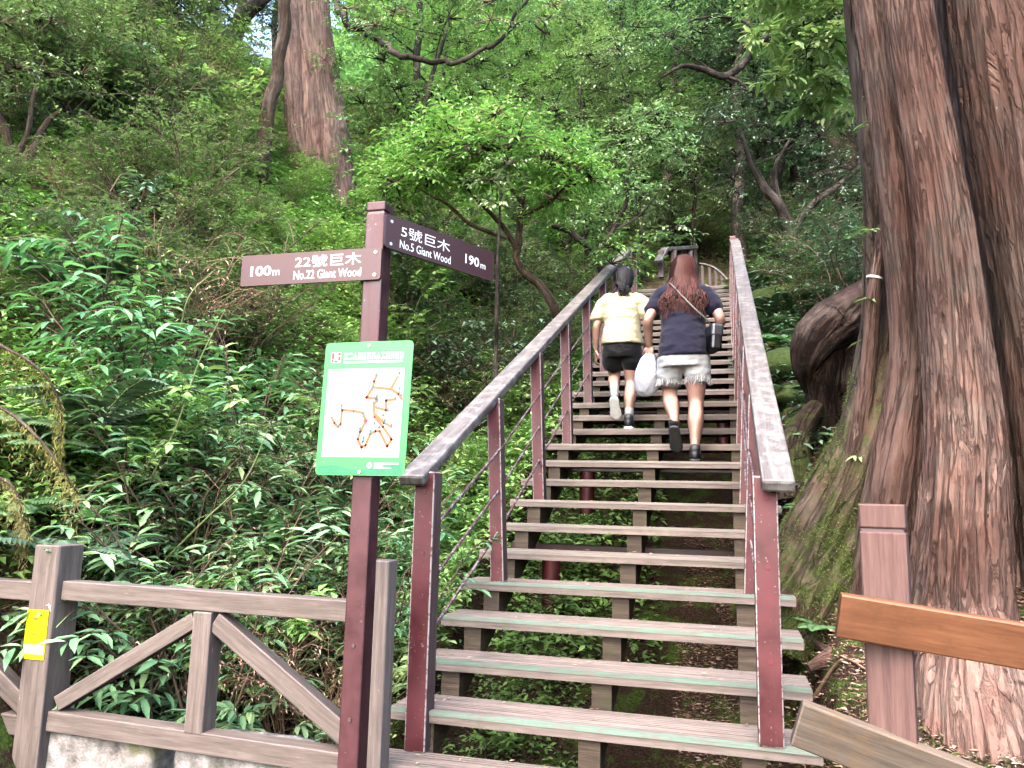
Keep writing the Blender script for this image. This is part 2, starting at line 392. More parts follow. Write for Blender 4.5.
# notched stringers: a sloping plank with a block under each tread
for x in (-.80, .005, .72):
    m = MB(); top = []
    for k in range(-1, NT_+1):
        y0 = (k-1)*GO+.03; z0 = k*RISE-.053
        top += [(y0, z0-RISE+.004), (y0, z0)]
    yl = (NT_-1)*GO+.34; top += [(yl, NT_*RISE-.053)]
    bot = [(yl, NT_*RISE-.30), (-2*GO+.03, -RISE-.053-RISE)]
    m.extrude((top+bot)[::-1], x-.05, x+.05); 
    m.build('stringer', MAT['stringer'], st)
for y in (2.1, 3.6, 5.1, 6.6, 8.1, 9.6):
    for x in ((-.64, .60) if y > 5 else (-.64,)):
        m = MB(); zt = stair_z(y)-.42; m.tube([(x, y, float(G(x, y))-.3), (x, y, zt)], .072, 16); m.build('support_post', MAT['redpost'], st, smooth=True)
    m = MB(); m.beam((-.95, y, zt+.06), (.95, y, zt+.06), .09, .12); m.build('cross_beam', MAT['dullpost'], st, bevel=.004)

# ------------------------------------------------------------------ stair railings
def railing(side, label):
    r = thing('stair_railing', label, 'railing', (side*.8, 0, 0))
    def px(y): return side*(.82-.06*min(max(y/1.0, 0), 1)) if side < 0 else (.795-.04*min(max(y, 0), 1))
    def rx(y): return (-.865+.012*y) if side < 0 else (.845-.004*y)
    zr = lambda y: 1.315+.4775*y
    O = A(side*.8, 0, 0)
    ys = [.045]+[GO*3*k+.06 for k in range(1, 9)]
    for q, y in enumerate(ys):
        m = MB(); w, d = (.105, .115) if q == 0 else (.085, .105)
        b = (-.002 if side < 0 else RISE+.001) if q == 0 else stair_z(y-.06)+.001
        yy = y-.032 if (q == 0 and side < 0) else y
        m.beam(A(px(y), yy, b)-O, A(px(y)*.4+rx(y)*.6 if q else px(y), yy, zr(y)-.02)-O, w, d, (0, 1, 0), 0, 2)
        o = m.build('newel_post' if q == 0 else 'post', [MAT['red'], MAT['rededge'], MAT['redside']], r, bevel=.006, bm=1)
        if q == 0:
            for z in (.35, .75, 1.05):
                b_ = MB(); b_.tube([A(px(y)+.004, yy-d/2-.004, z+RISE)-O, A(px(y)+.004, yy-d/2+.004, z+RISE)-O], .011, 10); b_.build('bolt', MAT['redpost'], o)
    for a, b in zip(range(len(ys)-1), range(1, len(ys))):
        for dz in (.30, .56, .82):
            m = MB(); p0 = A(px(ys[a]), ys[a], stair_z(ys[a])+dz)-O; p1 = A(px(ys[b]), ys[b], stair_z(ys[b])+dz)-O
            m.tube([p0, p1], .0085, 7); m.build('rod', MAT['rod'], r, smooth=True)
    m = MB(); Y0, Y1 = -.10, 8.62
    n = 30; yy = np.linspace(Y0, Y1, n)
    ends = [(A(rx(Y0), Y0, zr(Y0))-O), (A(rx(7.6), 7.6, zr(7.6))-O)]
    m.beam(ends[0], ends[1], .14, .06); 
    h = m.build('handrail', [MAT['rail'], MAT['rail']], r, bevel=.014)
    m = MB(); e = A(rx(7.6), 7.62, zr(7.6)+.01)-O; m.beam(e, A(rx(8.9), 8.95, zr(8.9)-.10)-O, .14, .06); m.build('handrail', MAT['rail'], r, bevel=.012)
    return r
railing(-1, 'weathered stair railing beside the trail map, with maroon posts and slanting rods')
railing(1, 'weathered stair railing nearer the giant cedar trunk, with a maroon newel post')
# railing of the next flight, seen behind the hikers
r2 = thing('landing_railing', 'short weathered railing at the landing, seen above the hikers', 'railing', at(670, 330, 13.2))
O = A(*r2.location)
P = [at(658, 262, 12.6), at(665, 249, 13.2), at(695, 247.5, 14.2)]
m = MB(); m.beam(P[0]-O, P[1]-O, .13, .06); m.beam(P[1]+A(0, .02, 0)-O, P[2]-O, .13, .06); m.build('handrail', MAT['rail'], r2, bevel=.01)
for px_, d in ((661, 12.9), (674, 13.4), (690, 14.0)):
    q = at(px_, 251, d); m = MB(); m.beam((q[0]-O[0], q[1]-O[1], 4.9-O[2]), (q[0]-O[0], q[1]-O[1], q[2]-O[2]), .09, .1, (0, 1, 0)); m.build('post', MAT['dullpost'], r2, bevel=.004)
m = MB(); m.tube([at(661, 290, 12.9)-O, at(674, 268, 13.4)-O, at(690, 266, 14)-O], .012, 6); m.build('rod', MAT['rod'], r2)
r3 = thing('curved_railing', 'thin curved railing sloping down beyond the top steps', 'railing', at(718, 292, 14.5))
O = A(*r3.location)
P = spline([at(700, 264, 15), at(712, 267, 14.8), at(722, 274, 14.6), at(737, 291, 14.4)], 5)
m = MB(); m.tube(P-O, .05, 8, flat=.5); m.build('handrail', MAT['rail'], r3, smooth=True)
for t in (.1, .3, .5, .7, .9):
    q = P[int(t*(len(P)-1))]; m = MB(); m.beam((q[0]-O[0], q[1]-O[1], 4.95-O[2]), q-O, .05, .05, (0, 1, 0)); m.build('post', MAT['dullpost'], r3)
# upper flight treads continuing
uf = thing('upper_steps', 'dark upper wooden steps above the landing, beyond the hikers', 'steps', (0, 12.3, NT_*RISE))
for k in range(1, 9):
    m = MB(); m.beam((-.9, (k-1)*GO+.15, k*RISE-.025), (.9, (k-1)*GO+.15, k*RISE-.025), .3, .05); m.build('tread', MAT['tread'], uf)
for x in (-.8, .8):
    m = MB(); m.beam((x, -.1, -.1), (x, 8*GO, 8*RISE-.12), .08, .2); m.build('stringer', MAT['stringer'], uf)

# ------------------------------------------------------------------ fences
FD = A(-.96, -.02, 0)
fr = at(380, 640, 3.5); fr = A(fr[0], fr[1], 0); fl = at(50, 640, 3.95); fl = A(fl[0], fl[1], 0)
fv = nz(fl-fr); fn = A(fv[1], -fv[0], 0)
if fn@(CAM-fr)*1 < 0: fn = -fn
FL = np.linalg.norm(fl-fr)
fence = thing('timber_fence', 'weathered timber fence with inverted V braces above stone blocks', 'fence', tuple(fr))
def fpost(q, top, nm='post', w=.158):
    m = MB(); m.beam(q-fr+A(0, 0, -.5), q-fr+A(0, 0, top), w, w, fn); return m.build(nm, [MAT['fence'], MAT['fence_edge']], fence, bevel=.006, bm=1)
fpost(fr, .90, w=.10); lp = fpost(fl, .905)
m = MB(); m.beam(fl-fr+A(0, 0, .42), fl-fr+A(0, 0, .426), .160, .160, fn); m.build('groove', MAT['darkbolt'], lp)
fl2 = fl+fv*FL; fpost(fl2, .9)
for q0, q1 in ((fr, fl), (fl, fl2)):
    a, b = q0+fv*.062-fr, q1-fv*.080-fr; mid = (a+b)/2
    m = MB(); m.beam(a+A(0, 0, .665), b+A(0, 0, .68), .085, .095); m.build('top_rail', [MAT['fence'], MAT['fence_edge']], fence, bevel=.005, bm=1)
    m = MB(); m.beam(a+A(0, 0, .012), b+A(0, 0, .05), .10, .095); m.build('bottom_rail', [MAT['fence'], MAT['fence_edge']], fence, bevel=.005, bm=1)
    m = MB(); m.beam(mid+A(0, 0, .066), mid+A(0, 0, .622), .10, .10, fn); m.build('king_post', [MAT['fence'], MAT['fence_edge']], fence, bevel=.005, bm=1)
    m = MB(); m.beam(mid-fv*.055+A(0, 0, .58), a+fv*.03+A(0, 0, .10), .07, .095, (0, 0, 1)); m.build('brace', [MAT['fence'], MAT['fence_edge']], fence, bevel=.005, bm=1)
    m = MB(); m.beam(mid+fv*.055+A(0, 0, .58), b-fv*.03+A(0, 0, .13), .07, .075, (0, 0, 1)); m.build('brace', [MAT['fence'], MAT['fence_edge']], fence, bevel=.005, bm=1)
# yellow sticker
ye = NT('yellow_sticker'); ye = ye.done(ye.bsdf((.55, .46, .006, 1), .4))
gr_ = plain('sticker_green', S(190, 225, 140), .5); rd_ = plain('sticker_red', S(205, 90, 30), .5)
def oriented(O, rd, up):
    return lambda u, v, w=0: A(*O)+u*A(*rd)+v*A(*up)+w*np.cross(rd, up)
sx = -fv
qf = fl+fn*.0800-fr
o_ = oriented(qf+A(0, 0, 0), sx, (0, 0, 1))
def slab(m, fr_, u0, u1, v0, v1, w0, w1, mat=0):
    c = [fr_(u, v, w) for w in (w0, w1) for u, v in ((u0, v0), (u1, v0), (u1, v1), (u0, v1))]
    m.add(c, [(3, 2, 1, 0), (4, 5, 6, 7), (0, 1, 5, 4), (1, 2, 6, 5), (2, 3, 7, 6), (3, 0, 4, 7)], None, mat)
sk = thing('trail_marker', 'bright yellow marker plate on the fence post beside the stone block', 'marker', tuple(fr))
m = MB(); slab(m, o_, -.076, .056, .345, .585, .001, .004); m.build('plate', ye, sk)
m = MB(); slab(m, o_, -.070, .050, .37, .415, .0042, .005); m.build('band', gr_, sk)
m = MB()
for u, v, w in ((-.032, .54, .03), (-.028, .532, .02), (.012, .497, .012), (-.032, .462, .024), (-.004, .464, .006)): slab(m, o_, u, u+w, v, v+.007, .0042, .005)
m.build('marking', rd_, sk)

# stone blocks below the fence
def stone_block(p, rd, L, D, H, label, seed):
    rd = nz(rd); bk = A(-rd[1], rd[0], 0)
    nx_, ny_, nz_ = 22, 12, 14
    m = MB()
    def face(o, a, b, na, nb):
        u = np.linspace(0, 1, na+1); v = np.linspace(0, 1, nb+1); U, W = np.meshgrid(u, v)
        Pt = o+U[..., None]*a+W[..., None]*b
        i = np.arange(nb)[:, None]*(na+1); j = np.arange(na)[None]
        m.add(Pt.reshape(-1, 3), np.stack([i+j, i+j+1, i+na+2+j, i+na+1+j], -1).reshape(-1, 4))
    o = A(0, 0, 0); a = rd*L; b = bk*D; c = A(0, 0, -H)
    face(o, a, b, nx_, ny_); face(o, c, a, nz_, nx_); face(o+a, c, b, nz_, ny_); face(o, b, c, ny_, nz_); face(o+b, a, c, nx_, nz_)
    for V in m.V:
        ctr = (a+b+c)/2; V -= ctr; k = np.maximum(np.abs(V@rd)/(L/2), np.maximum(np.abs(V@bk)/(D/2), np.abs(V[:, 2])/(H/2)))
        rr = np.sqrt((V@rd/(L/2))**6+(V@bk/(D/2))**6+(V[:, 2]/(H/2))**6)**(1/3); V *= (1/np.maximum(rr, .9))[:, None]**.35
        V += (fbm(V*6+seed, 4)*.022)[:, None]*nz(V)+ctr
    o = m.build('stone_block', MAT['stone'], smooth=True); o.location = p
    w = o.modifiers.new('w', 'WELD'); w.merge_threshold = .002
    return tag(o, label, 'stone', 'stone blocks below the fence')
def on_fence(px_, py_): 
    # point below the fence line at that photo column
    d = 3.5+(383-px_)/333*.45; q = at(px_, py_, d); return q
for a, b, pyt, lab, sd in ((36, 168, 733, 'grey rough stone block under the fence, beside the post with the yellow plate', 1), (184, 300, 750, 'grey stone block under the fence brace, closer to the signpost', 5), (-70, 14, 727, 'grey stone block cut off by the photo edge below the fence', 9)):
    q0 = on_fence(a, pyt)+fn*.09; q1 = on_fence(b, pyt)+fn*.09; q0[2] = q1[2] = (q0[2]+q1[2])/2+.03
    stone_block(q0, q1-q0, np.linalg.norm(q1-q0), .3, .55, lab, sd)

# right-hand fence: post, new orange plank, old plank
rp = at(889, 640, 2.45); rf = thing('barrier_fence', 'timber barrier with a new orange plank in front of the giant cedar', 'fence', (rp[0], rp[1], 0))
O = A(rp[0], rp[1], 0)
tn = nz(A(CAM[0]-rp[0], CAM[1]-rp[1], 0)+A(-.25, -.1, 0)); side = A(-tn[1], tn[0], 0)
ztop = at(887, 504, 2.45)[2]
m = MB(); m.beam((0, 0, -.3), (0, 0, ztop-.088), .136, .10, tn); po = m.build('post', [MAT['rightpost'], MAT['rightpost']], rf, bevel=.006)
m = MB(); m.beam((0, 0, ztop-.088), (0, 0, ztop-.078), .122, .086, tn); m.build('groove', MAT['darkbolt'], po)
m = MB(); m.beam((0, 0, ztop-.078), (0, 0, ztop), .136, .10, tn); m.build('cap', MAT['rightpost'], po, bevel=.006)
def plank(name, pts, th, mat, extra=()):
    """plank whose wide face passes through four photo positions, thickness behind it"""
    P = [at(*p) for p in pts]; nrm = nz(np.cross(P[1]-P[0], P[3]-P[0])); 
    if nrm@(CAM-P[0]) < 0: nrm = -nrm
    m = MB(); a, b = (P[0]+P[3])/2, (P[1]+P[2])/2; h = np.linalg.norm(P[3]-P[0])
    a = a-nrm*th/2-O; b = b-nrm*th/2-O
    m.beam(a, b, th, h, nz(P[0]-P[3])); return m.build(name, mat, rf, bevel=.006)
plank('new_plank', [(839, 594, 2.38), (1120, 638, 2.22), (1120, 690, 2.22), (839, 638, 2.38)], .035, [MAT['orange'], MAT['fence']])
plank('old_plank', [(799, 702, 2.42), (1060, 795, 2.20), (1060, 858, 2.20), (794, 747, 2.42)], .05, [MAT['oldplank'], MAT['oldplank']])

# ------------------------------------------------------------------ signpost
def text(body, name, mat, parent, fr_, u0, u1, v0, v1, w, bold=0, shear=0):
    c = bpy.data.curves.new('t', 'FONT'); c.body = body; c.size = 1; c.offset = bold; c.resolution_u = 3; c.shear = shear
    o = bpy.data.objects.new('t', c); COL.objects.link(o); dg = bpy.context.evaluated_depsgraph_get(); dg.update()
    me = bpy.data.meshes.new_from_object(o.evaluated_get(dg)); bpy.data.objects.remove(o)
    V = np.zeros(len(me.vertices)*3); me.vertices.foreach_get('co', V); V = V.reshape(-1, 3)
    lo, hi = V.min(0), V.max(0); s = (V-lo)/np.maximum(hi-lo, 1e-6)
    W = np.array([fr_(u0+a*(u1-u0), v0+b*(v1-v0), w) for a, b, _ in s]); me.vertices.foreach_set('co', W.ravel()); me.name = name
    me.materials.clear(); me.materials.append(mat); me.update()
    o = bpy.data.objects.new(name, me); COL.objects.link(o); o.parent = parent; return o
sp = at(366, 490, 3.2); SPx, SPy = sp[0], sp[1]
sg = thing('signpost', 'maroon signpost with two brown direction boards and a green trail map', 'signpost', (SPx, SPy, 0))
PW = .088; PT = at(381, 200, 3.2)[2]+.05
m = MB(); m.beam((0, 0, -.4), (0, 0, PT-.052), PW, PW, (0, 1, 0)); m.build('post', [MAT['signpost'], MAT['signpost']], sg, bevel=.006)
m = MB(); m.beam((0, 0, PT-.052), (0, 0, PT-.044), PW-.012, PW-.012, (0, 1, 0)); m.build('groove', MAT['darkbolt'], sg)
m = MB(); m.beam((0, 0, PT-.044), (0, 0, PT), PW, PW, (0, 1, 0)); m.build('cap', [MAT['signpost'], MAT['signpost']], sg, bevel=.007)
for z in (.32, -.02, .6):
    m = MB(); m.tube([(PW*.02, -PW/2-.006, z), (PW*.02, -PW/2, z)], .008, 8); m.build('bolt', MAT['darkbolt'], sg)
def rboard(m, fr_, L, H, th, r=.012):
    pr = []
    for cx, cy, a0 in ((L-r, H-r, 0), (r, H-r, 90), (r, r, 180), (L-r, r, 270)):
        for k in range(5): a = math.radians(a0+k*22.5); pr.append((cx+r*math.cos(a), cy+r*math.sin(a)))
    n = len(pr); V = [fr_(u, v, 0) for u, v in pr]+[fr_(u, v, th) for u, v in pr]
    m.add(V, [(i, (i+1) % n, n+(i+1) % n, n+i) for i in range(n)]); m.add(V[n:], [list(range(n))]); m.add(V[:n], [list(range(n))[::-1]])
def bolts(parent, fr_, pts, w):
    for u, v in pts:
        m = MB(); c = fr_(u, v, w); d = fr_(u, v, w+.004); m.tube([c, d], .007, 10); m.build('bolt', MAT['bolt'], parent)
BL, BH = .672, .140
# board pointing along the fence
rdir = nz(A(1, .02, 0)); z0 = at(378, 281, 3.2)[2]+.027
fA = oriented(A(PW/2, -PW/2-.001, z0)-rdir*BL-A(0, .0, 0), rdir, (0, 0, 1))
fAf = lambda u, v, w=0: fA(u, v, w)
m = MB(); rboard(m, fAf, BL, BH, .012); b1 = m.build('direction_board', MAT['signboard'], sg)
W = .0128
text('100', 'lettering', MAT['white'], b1, fAf, .048, .150, .043, .088, W, .018); text('m', 'lettering', MAT['white'], b1, fAf, .158, .192, .043, .066, W, .008)
text('22號巨木', 'lettering', MAT['white'], b1, fAf, .266, .580, .070, .124, W, .0); text('No.22 Giant Wood', 'lettering', MAT['white'], b1, fAf, .262, .582, .018, .057, W, .002)
bolts(b1, fAf, ((BL-.026, .020), (BL-.026, .12)), .012)
rd2 = nz(A(.45, .89, 0)); z1 = at(383, 247, 3.2)[2]+.030
fB = oriented(A(PW/2+.002, -PW/2-.004, z1), rd2, (0, 0, 1))
m = MB(); rboard(m, fB, BL, .150, .012); b2 = m.build('direction_board', MAT['signboard'], sg)
text('5號巨木', 'lettering', MAT['white'], b2, fB, .085, .375, .068, .122, W, .0); text('No.5 Giant Wood', 'lettering', MAT['white'], b2, fB, .080, .382, .016, .054, W, .002)
text('190', 'lettering', MAT['white'], b2, fB, .475, .568, .046, .092, W, .018); text('m', 'lettering', MAT['white'], b2, fB, .578, .612, .046, .068, W, .008)
bolts(b2, fB, ((.03, .02), (.03, .12)), .012)
# trail map board
mg = plain('map_green', DK(S(84, 190, 104), .5), .4, .4, 0, 5, .04); mdg = plain('map_dark_green', DK(S(52, 128, 92), .7), .4); mw = plain('map_white', DK(S(214, 232, 232), .62), .4, .4, 0, 9, .03)
mo = plain('map_path', DK(S(206, 112, 66), .5), .5); mtree = plain('map_tree', DK(S(70, 96, 92), .7), .5); mred = plain('map_red', DK(S(205, 50, 62), .7), .5); mgrey = plain('map_grey', DK(S(160, 176, 180), .7), .5); mlt = plain('map_pale', S(205, 238, 212), .5)
ML, MH = .40, .556
# corners of the sheet in the photo: 325,341 / 409,337 / 402,477 / 317,475
c0 = at(317.5, 475, 3.22); zb = c0[2]; mu = nz(A(1, .0, 0))
fM = oriented(A(c0[0]-SPx, -PW/2-.018, zb), mu, nz(A(.03, 0, 1)))
m = MB(); rboard(m, fM, ML, MH, .004, .02); mp = m.build('map_board', mg, sg)
def fm(u, v, w=.0): return fM(u*ML, (1-v)*MH, w)
def patch(name, pts, w, mat):
    m = MB(); m.add([fm(u, v, w) for u, v in pts], [list(range(len(pts)))[::-1]]); return m.build(name, mat, mp)
patch('map_panel', [(.055, .205), (.92, .205), (.925, .865), (.06, .865)], .0046, mw)
patch('footer_band', [(.03, .935), (.2, .925), (.4, .955), (.55, .96), (.75, .94), (.97, .90), (.97, .985), (.95, .992), (.05, .992), (.03, .985)], .0046, mdg)
patch('emblem', [(.075, .075), (.185, .075), (.185, .155), (.075, .155)], .0046, mw)
for a in ((.078, .078, .11, .125), (.078, .128, .10, .152), (.15, .078, .183, .098), (.155, .105, .183, .138), (.112, .135, .15, .152)):
    patch('emblem_mark', [(a[0], a[1]), (a[2], a[1]), (a[2], a[3]), (a[0], a[3])], .005, mred)
# pale title glyphs and the caption line under them
x = .225
while x < .89:
    w_ = .038; 
    for a in ((0, .0, 1, .012), (0, .022, 1, .032), (.42, 0, .6, .05), (0, .04, .3, .052), (.7, .036, 1, .05)):
        if random.random() < .85: patch('title_mark', [(x+a[0]*w_, .083+a[1]), (x+a[2]*w_, .083+a[1]), (x+a[2]*w_, .083+a[3]), (x+a[0]*w_, .083+a[3])], .0046, mlt)
    x += .053
patch('title_mark', [(.225, .148), (.89, .148), (.89, .160), (.225, .160)], .0046, mlt)
def line(pts, wd, w, mat, name):
    m = MB()
    for (a, b), (c, d) in zip(pts[:-1], pts[1:]):
        A1 = A(a*ML, b*MH); B1 = A(c*ML, d*MH); t = nz(B1-A1); nn = A(-t[1], t[0])*wd/2; A1 = A1-t*wd*.3; B1 = B1+t*wd*.3
        m.add([fm(q[0]/ML, q[1]/MH, w) for q in (A1+nn, B1+nn, B1-nn, A1-nn)], [(0, 1, 2, 3)])
    return m.build(name, mat, mp)
def zc(x, y): return ((x-100+ (y-60)*.06)/418, (y-45)/660)   # from the enlarged photo of the sheet to sheet fractions
trail = [[(135, 420), (150, 450), (168, 470), (180, 455), (185, 385), (240, 390), (285, 400), (300, 440)], [(300, 440), (275, 490), (262, 530), (280, 570), (300, 560), (320, 505), (345, 490), (365, 490), (400, 565), (420, 530), (380, 470), (340, 420), (335, 370)], [(335, 370), (350, 330), (300, 325), (330, 275), (415, 285), (450, 310), (465, 335)], [(330, 275), (335, 245), (348, 215)], [(415, 285), (445, 225)], [(335, 370), (395, 390), (392, 340), (435, 335)], [(345, 410), (385, 450), (420, 470)]]
for q, pl in enumerate(trail): line([zc(*p) for p in pl], .0125, .0049+.0001*q, mo, 'map_route')
line([zc(*p) for p in [(215, 195), (222, 240), (250, 285), (295, 310)]], .006, .0048, mgrey, 'map_road')
for p in [(345, 215), (453, 210), (350, 320), (352, 345), (335, 355), (435, 335), (390, 365), (402, 390), (183, 365), (240, 395), (285, 405), (380, 415), (388, 440), (272, 480), (270, 500), (290, 525), (285, 545), (322, 492), (362, 475), (418, 465), (168, 470), (330, 275), (455, 285), (462, 320), (340, 455)]:
    u, v = zc(*p); patch('map_tree', [(u-.018, v), (u, v-.022), (u+.018, v-.004), (u+.006, v+.006), (u+.008, v+.028), (u-.006, v+.028), (u-.004, v+.008)], .0056, mtree)
u, v = zc(300, 440); patch('you_are_here', [(u-.03, v), (u, v-.02), (u+.028, v), (u, v+.02)], .006, mred)
for q in range(4): patch('legend_line', [(.14, .265+q*.024), (.21+.02*(q % 2), .265+q*.024), (.21+.02*(q % 2), .273+q*.024), (.14, .273+q*.024)], .0049, mgrey)
lg = [(.61+.03*math.cos(a), .925+.022*math.sin(a)) for a in np.linspace(0, 2*PI, 14)[:-1]][::-1]
patch('agency_logo', lg[::-1], .0055, mw)
patch('agency_logo', [(.61+.016*math.cos(a), .925+.012*math.sin(a)) for a in np.linspace(0, 2*PI, 10)[:-1]], .006, plain('logo_blue', S(70, 150, 190), .5))
for a in ((.66, .908, .93, .916), (.66, .926, .76, .934), (.66, .942, .85, .948)): patch('agency_line', [(a[0], a[1]), (a[2], a[1]), (a[2], a[3]), (a[0], a[3])], .0055, mlt)
bolts(mp, lambda u, v, w: fm(u, v, w), ((.5, .03), (.5, .975)), .004)
#VEG
# ------------------------------------------------------------------ leaves
TL = {  # leaf templates: vertices (x along, y across, z up), quads/tris
 'fine': (np.array([(0, 0, 0), (.22, -.36, .05), (.22, 0, 0), (.22, .36, .05), (.6, -.42, .02), (.6, 0, -.04), (.6, .42, .02), (1, 0, -.16)]),
          np.array([(1, 2, 0, 0), (2, 3, 0, 0), (1, 4, 5, 2), (2, 5, 6, 3), (4, 7, 5, 5), (5, 7, 6, 6)])),
 'mid': (np.array([(0, 0, 0), (.42, -.5, .09), (.45, 0, 0), (.42, .5, .09), (1, 0, -.12)]), np.array([(0, 1, 2), (0, 2, 3), (1, 4, 2), (2, 4, 3)])),
 'far': (np.array([(0, 0, 0), (.45, -.5, .05), (1, 0, 0), (.45, .5, .05)]), np.array([(0, 1, 2), (0, 2, 3)])),
}
def put_leaves(mb, P, D, N, L, Wd, kind='mid', mat=0):
    P, D, N = (np.asarray(a, float) for a in (P, D, N)); n = len(P)
    if n == 0: return
    T, Fc = TL[kind]; x = nz(D); y = nz(np.cross(N, x)+1e-6); z = np.cross(x, y)
    L = np.broadcast_to(np.asarray(L, float), (n,)); Wd = np.broadcast_to(np.asarray(Wd, float), (n,))
    V = P[:, None]+L[:, None, None]*T[None, :, 0, None]*x[:, None]+Wd[:, None, None]*T[None, :, 1, None]*y[:, None]+L[:, None, None]*T[None, :, 2, None]*z[:, None]
    k = len(T); off = (np.arange(n)*k)[:, None]
    if kind == 'fine':
        q = Fc[[2, 3]]; t = np.array([(0, 1, 2), (0, 2, 3), (4, 7, 5), (5, 7, 6)])
        n0 = mb.n; mb.add(V, (off[:, :, None]+q[None]).reshape(-1, 4), None, mat)
        f = (off[:, :, None]+t[None]).reshape(-1, 3)+n0; mb.F.append(f); mb.UV.append(np.zeros(f.shape+(2,))); mb.MI.append(np.full(len(f), mat))
    else: mb.add(V, (off[:, :, None]+Fc[None]).reshape(-1, 3), None, mat)

def rdir_(n, zmin=-1, zmax=1):
    z = rng.uniform(zmin, zmax, n); a = rng.uniform(0, 2*PI, n); r = np.sqrt(1-z*z)
    return np.stack([r*np.cos(a), r*np.sin(a), z], -1)
def twig_leaves(P0, D0, TLn, nl, L, ratio, droop=.3, spread=.9, jit=.25, start=.2, updown=.35):
    """leaves set alternately along straight-ish twigs; arrays P,D,N,L,W"""
    n = len(P0); t = np.linspace(start, 1, nl)[None]+rng.uniform(-.04, .04, (n, nl))
    D0 = nz(D0); sag = A(0, 0, -1)
    TLn = np.broadcast_to(TLn, (n,))
    P = P0[:, None]+D0[:, None]*(TLn[:, None]*t)[..., None]+sag*(TLn[:, None]*.22*t*t)[..., None]
    sd = nz(np.cross(D0, A(0, 0, 1))+1e-4); sg_ = np.where(np.arange(nl) % 2, 1, -1)[None, :, None]
    rd_ = rdir_(n*nl).reshape(n, nl, 3)
    D = D0[:, None]*.7+sd[:, None]*sg_*spread+rd_*jit*1.6+A(0, 0, -droop)
    N = A(0, 0, 1)+rd_*updown+D0[:, None]*.15
    ls = L*rng.uniform(.6, 1.15, n*nl)
    return P.reshape(-1, 3), D.reshape(-1, 3), N.reshape(-1, 3), ls, ls*ratio
def make_shrub(seed, h, spread, nst, ntw, nl, L, ratio, kind, droop=.35, twl=.35, lean=.5, lowest=.25, stemr=.009):
    global rng
    keep = rng; rng = np.random.default_rng(seed); S_ = MB(); Lf = MB(); P0 = []; D0 = []
    for s in range(nst):
        a = rng.uniform(0, 2*PI); b = A(math.cos(a), math.sin(a), 0); hh = h*rng.uniform(.55, 1.05); sp_ = spread*rng.uniform(.25, 1)
        t = np.linspace(0, 1, 7); bow = rng.uniform(.2, .9)
        P = b*(.06+sp_*(t**(1+bow)))[:, None]+A(0, 0, 1)*(hh*(t-.28*lean*t**3))[:, None]+fbm(np.stack([t*3+s, t*0+seed, t*0], -1), 2)[:, None]*A(.12, .1, 0)
        S_.tube(P, np.linspace(stemr, stemr*.35, 7), 5, cap=False)
        for q in range(ntw):
            u = lowest+(1-lowest)*(q+rng.random())/ntw; i = min(int(u*6), 5); c = P[i]+(P[i+1]-P[i])*(u*6-i)
            d = rdir_(1, -.1, .75)[0]+nz(P[min(i+1, 6)]-P[i])*.45+b*.3
            P0.append(c); D0.append(nz(d))
            e = c+nz(d)*twl; S_.tube([c, (c+e)/2+A(0, 0, .01), e+A(0, 0, -.2*twl)], [stemr*.4, stemr*.3, stemr*.15], 3, cap=False)
    P0 = np.array(P0); D0 = np.array(D0)
    put_leaves(Lf, *twig_leaves(P0, D0, twl*rng.uniform(.7, 1.2, len(P0)), nl, L, ratio, droop), kind)
    rng = keep
    return S_, Lf
PROTO = {}
def proto(key, name, S_, Lf, leafm, stemm, leafname='foliage', stemname='stem'):
    PROTO[key] = (name, Lf.mesh(name+'_'+leafname, leafm, True), S_.mesh(name+'_stem', stemm, True) if S_ is not None and S_.n else None, leafname, stemname)
def plant(key, loc, rz=None, s=1.0, label='', cat='shrub', group=None, tilt=(0, 0), sz=None):
    name, ml, ms, ln, sn = PROTO[key]
    e = thing(name, label, cat, tuple(loc), random.uniform(0, 2*PI) if rz is None else rz, group); e.scale = (s, s, s*(sz or 1)); e.rotation_euler[0], e.rotation_euler[1] = tilt
    o = bpy.data.objects.new(ln, ml); COL.objects.link(o); o.parent = e
    if ms:
        o = bpy.data.objects.new(sn, ms); COL.objects.link(o); o.parent = e
    return e
for v in range(3):
    proto('lance%d' % v, 'lance_leaf_shrub', *make_shrub(20+v, 1.7, .75, 12, 9, 8, .140, .29, 'fine', .42, .34, .6), MAT['l_lance'], MAT['twig'])
    proto('small%d' % v, 'small_leaf_shrub', *make_shrub(40+v, 1.35, .8, 13, 16, 9, .062, .46, 'mid', .2, .28, .5), MAT['l_small'], MAT['twig'])
    proto('bright%d' % v, 'broad_leaf_shrub', *make_shrub(60+v, 1.1, .75, 12, 11, 8, .115, .40, 'mid', .3, .25, .4), MAT['l_bright'], MAT['greentwig'])
    proto('dark%d' % v, 'dark_leaf_shrub', *make_shrub(80+v, 1.3, .85, 12, 13, 8, .095, .36, 'mid', .4, .32, .6), MAT['l_dark'], MAT['twig'])
    proto('low%d' % v, 'low_leafy_plant', *make_shrub(100+v, .38, .34, 11, 5, 6, .085, .42, 'fine', .2, .13, .3, stemr=.004), MAT['l_cover'], MAT['greentwig'])
    proto('whorl%d' % v, 'whorled_leaf_plant', *make_shrub(120+v, .6, .42, 8, 4, 9, .17, .27, 'fine', .5, .10, .4, .55, stemr=.006), MAT['l_lance'], MAT['greentwig'])
    proto('dry%d' % v, 'dry_twig_bush', *make_shrub(140+v, 1.5, .8, 16, 10, 3, .05, .2, 'mid', .9, .4, 1.1, stemr=.006), MAT['l_litter'], MAT['drytwig'])
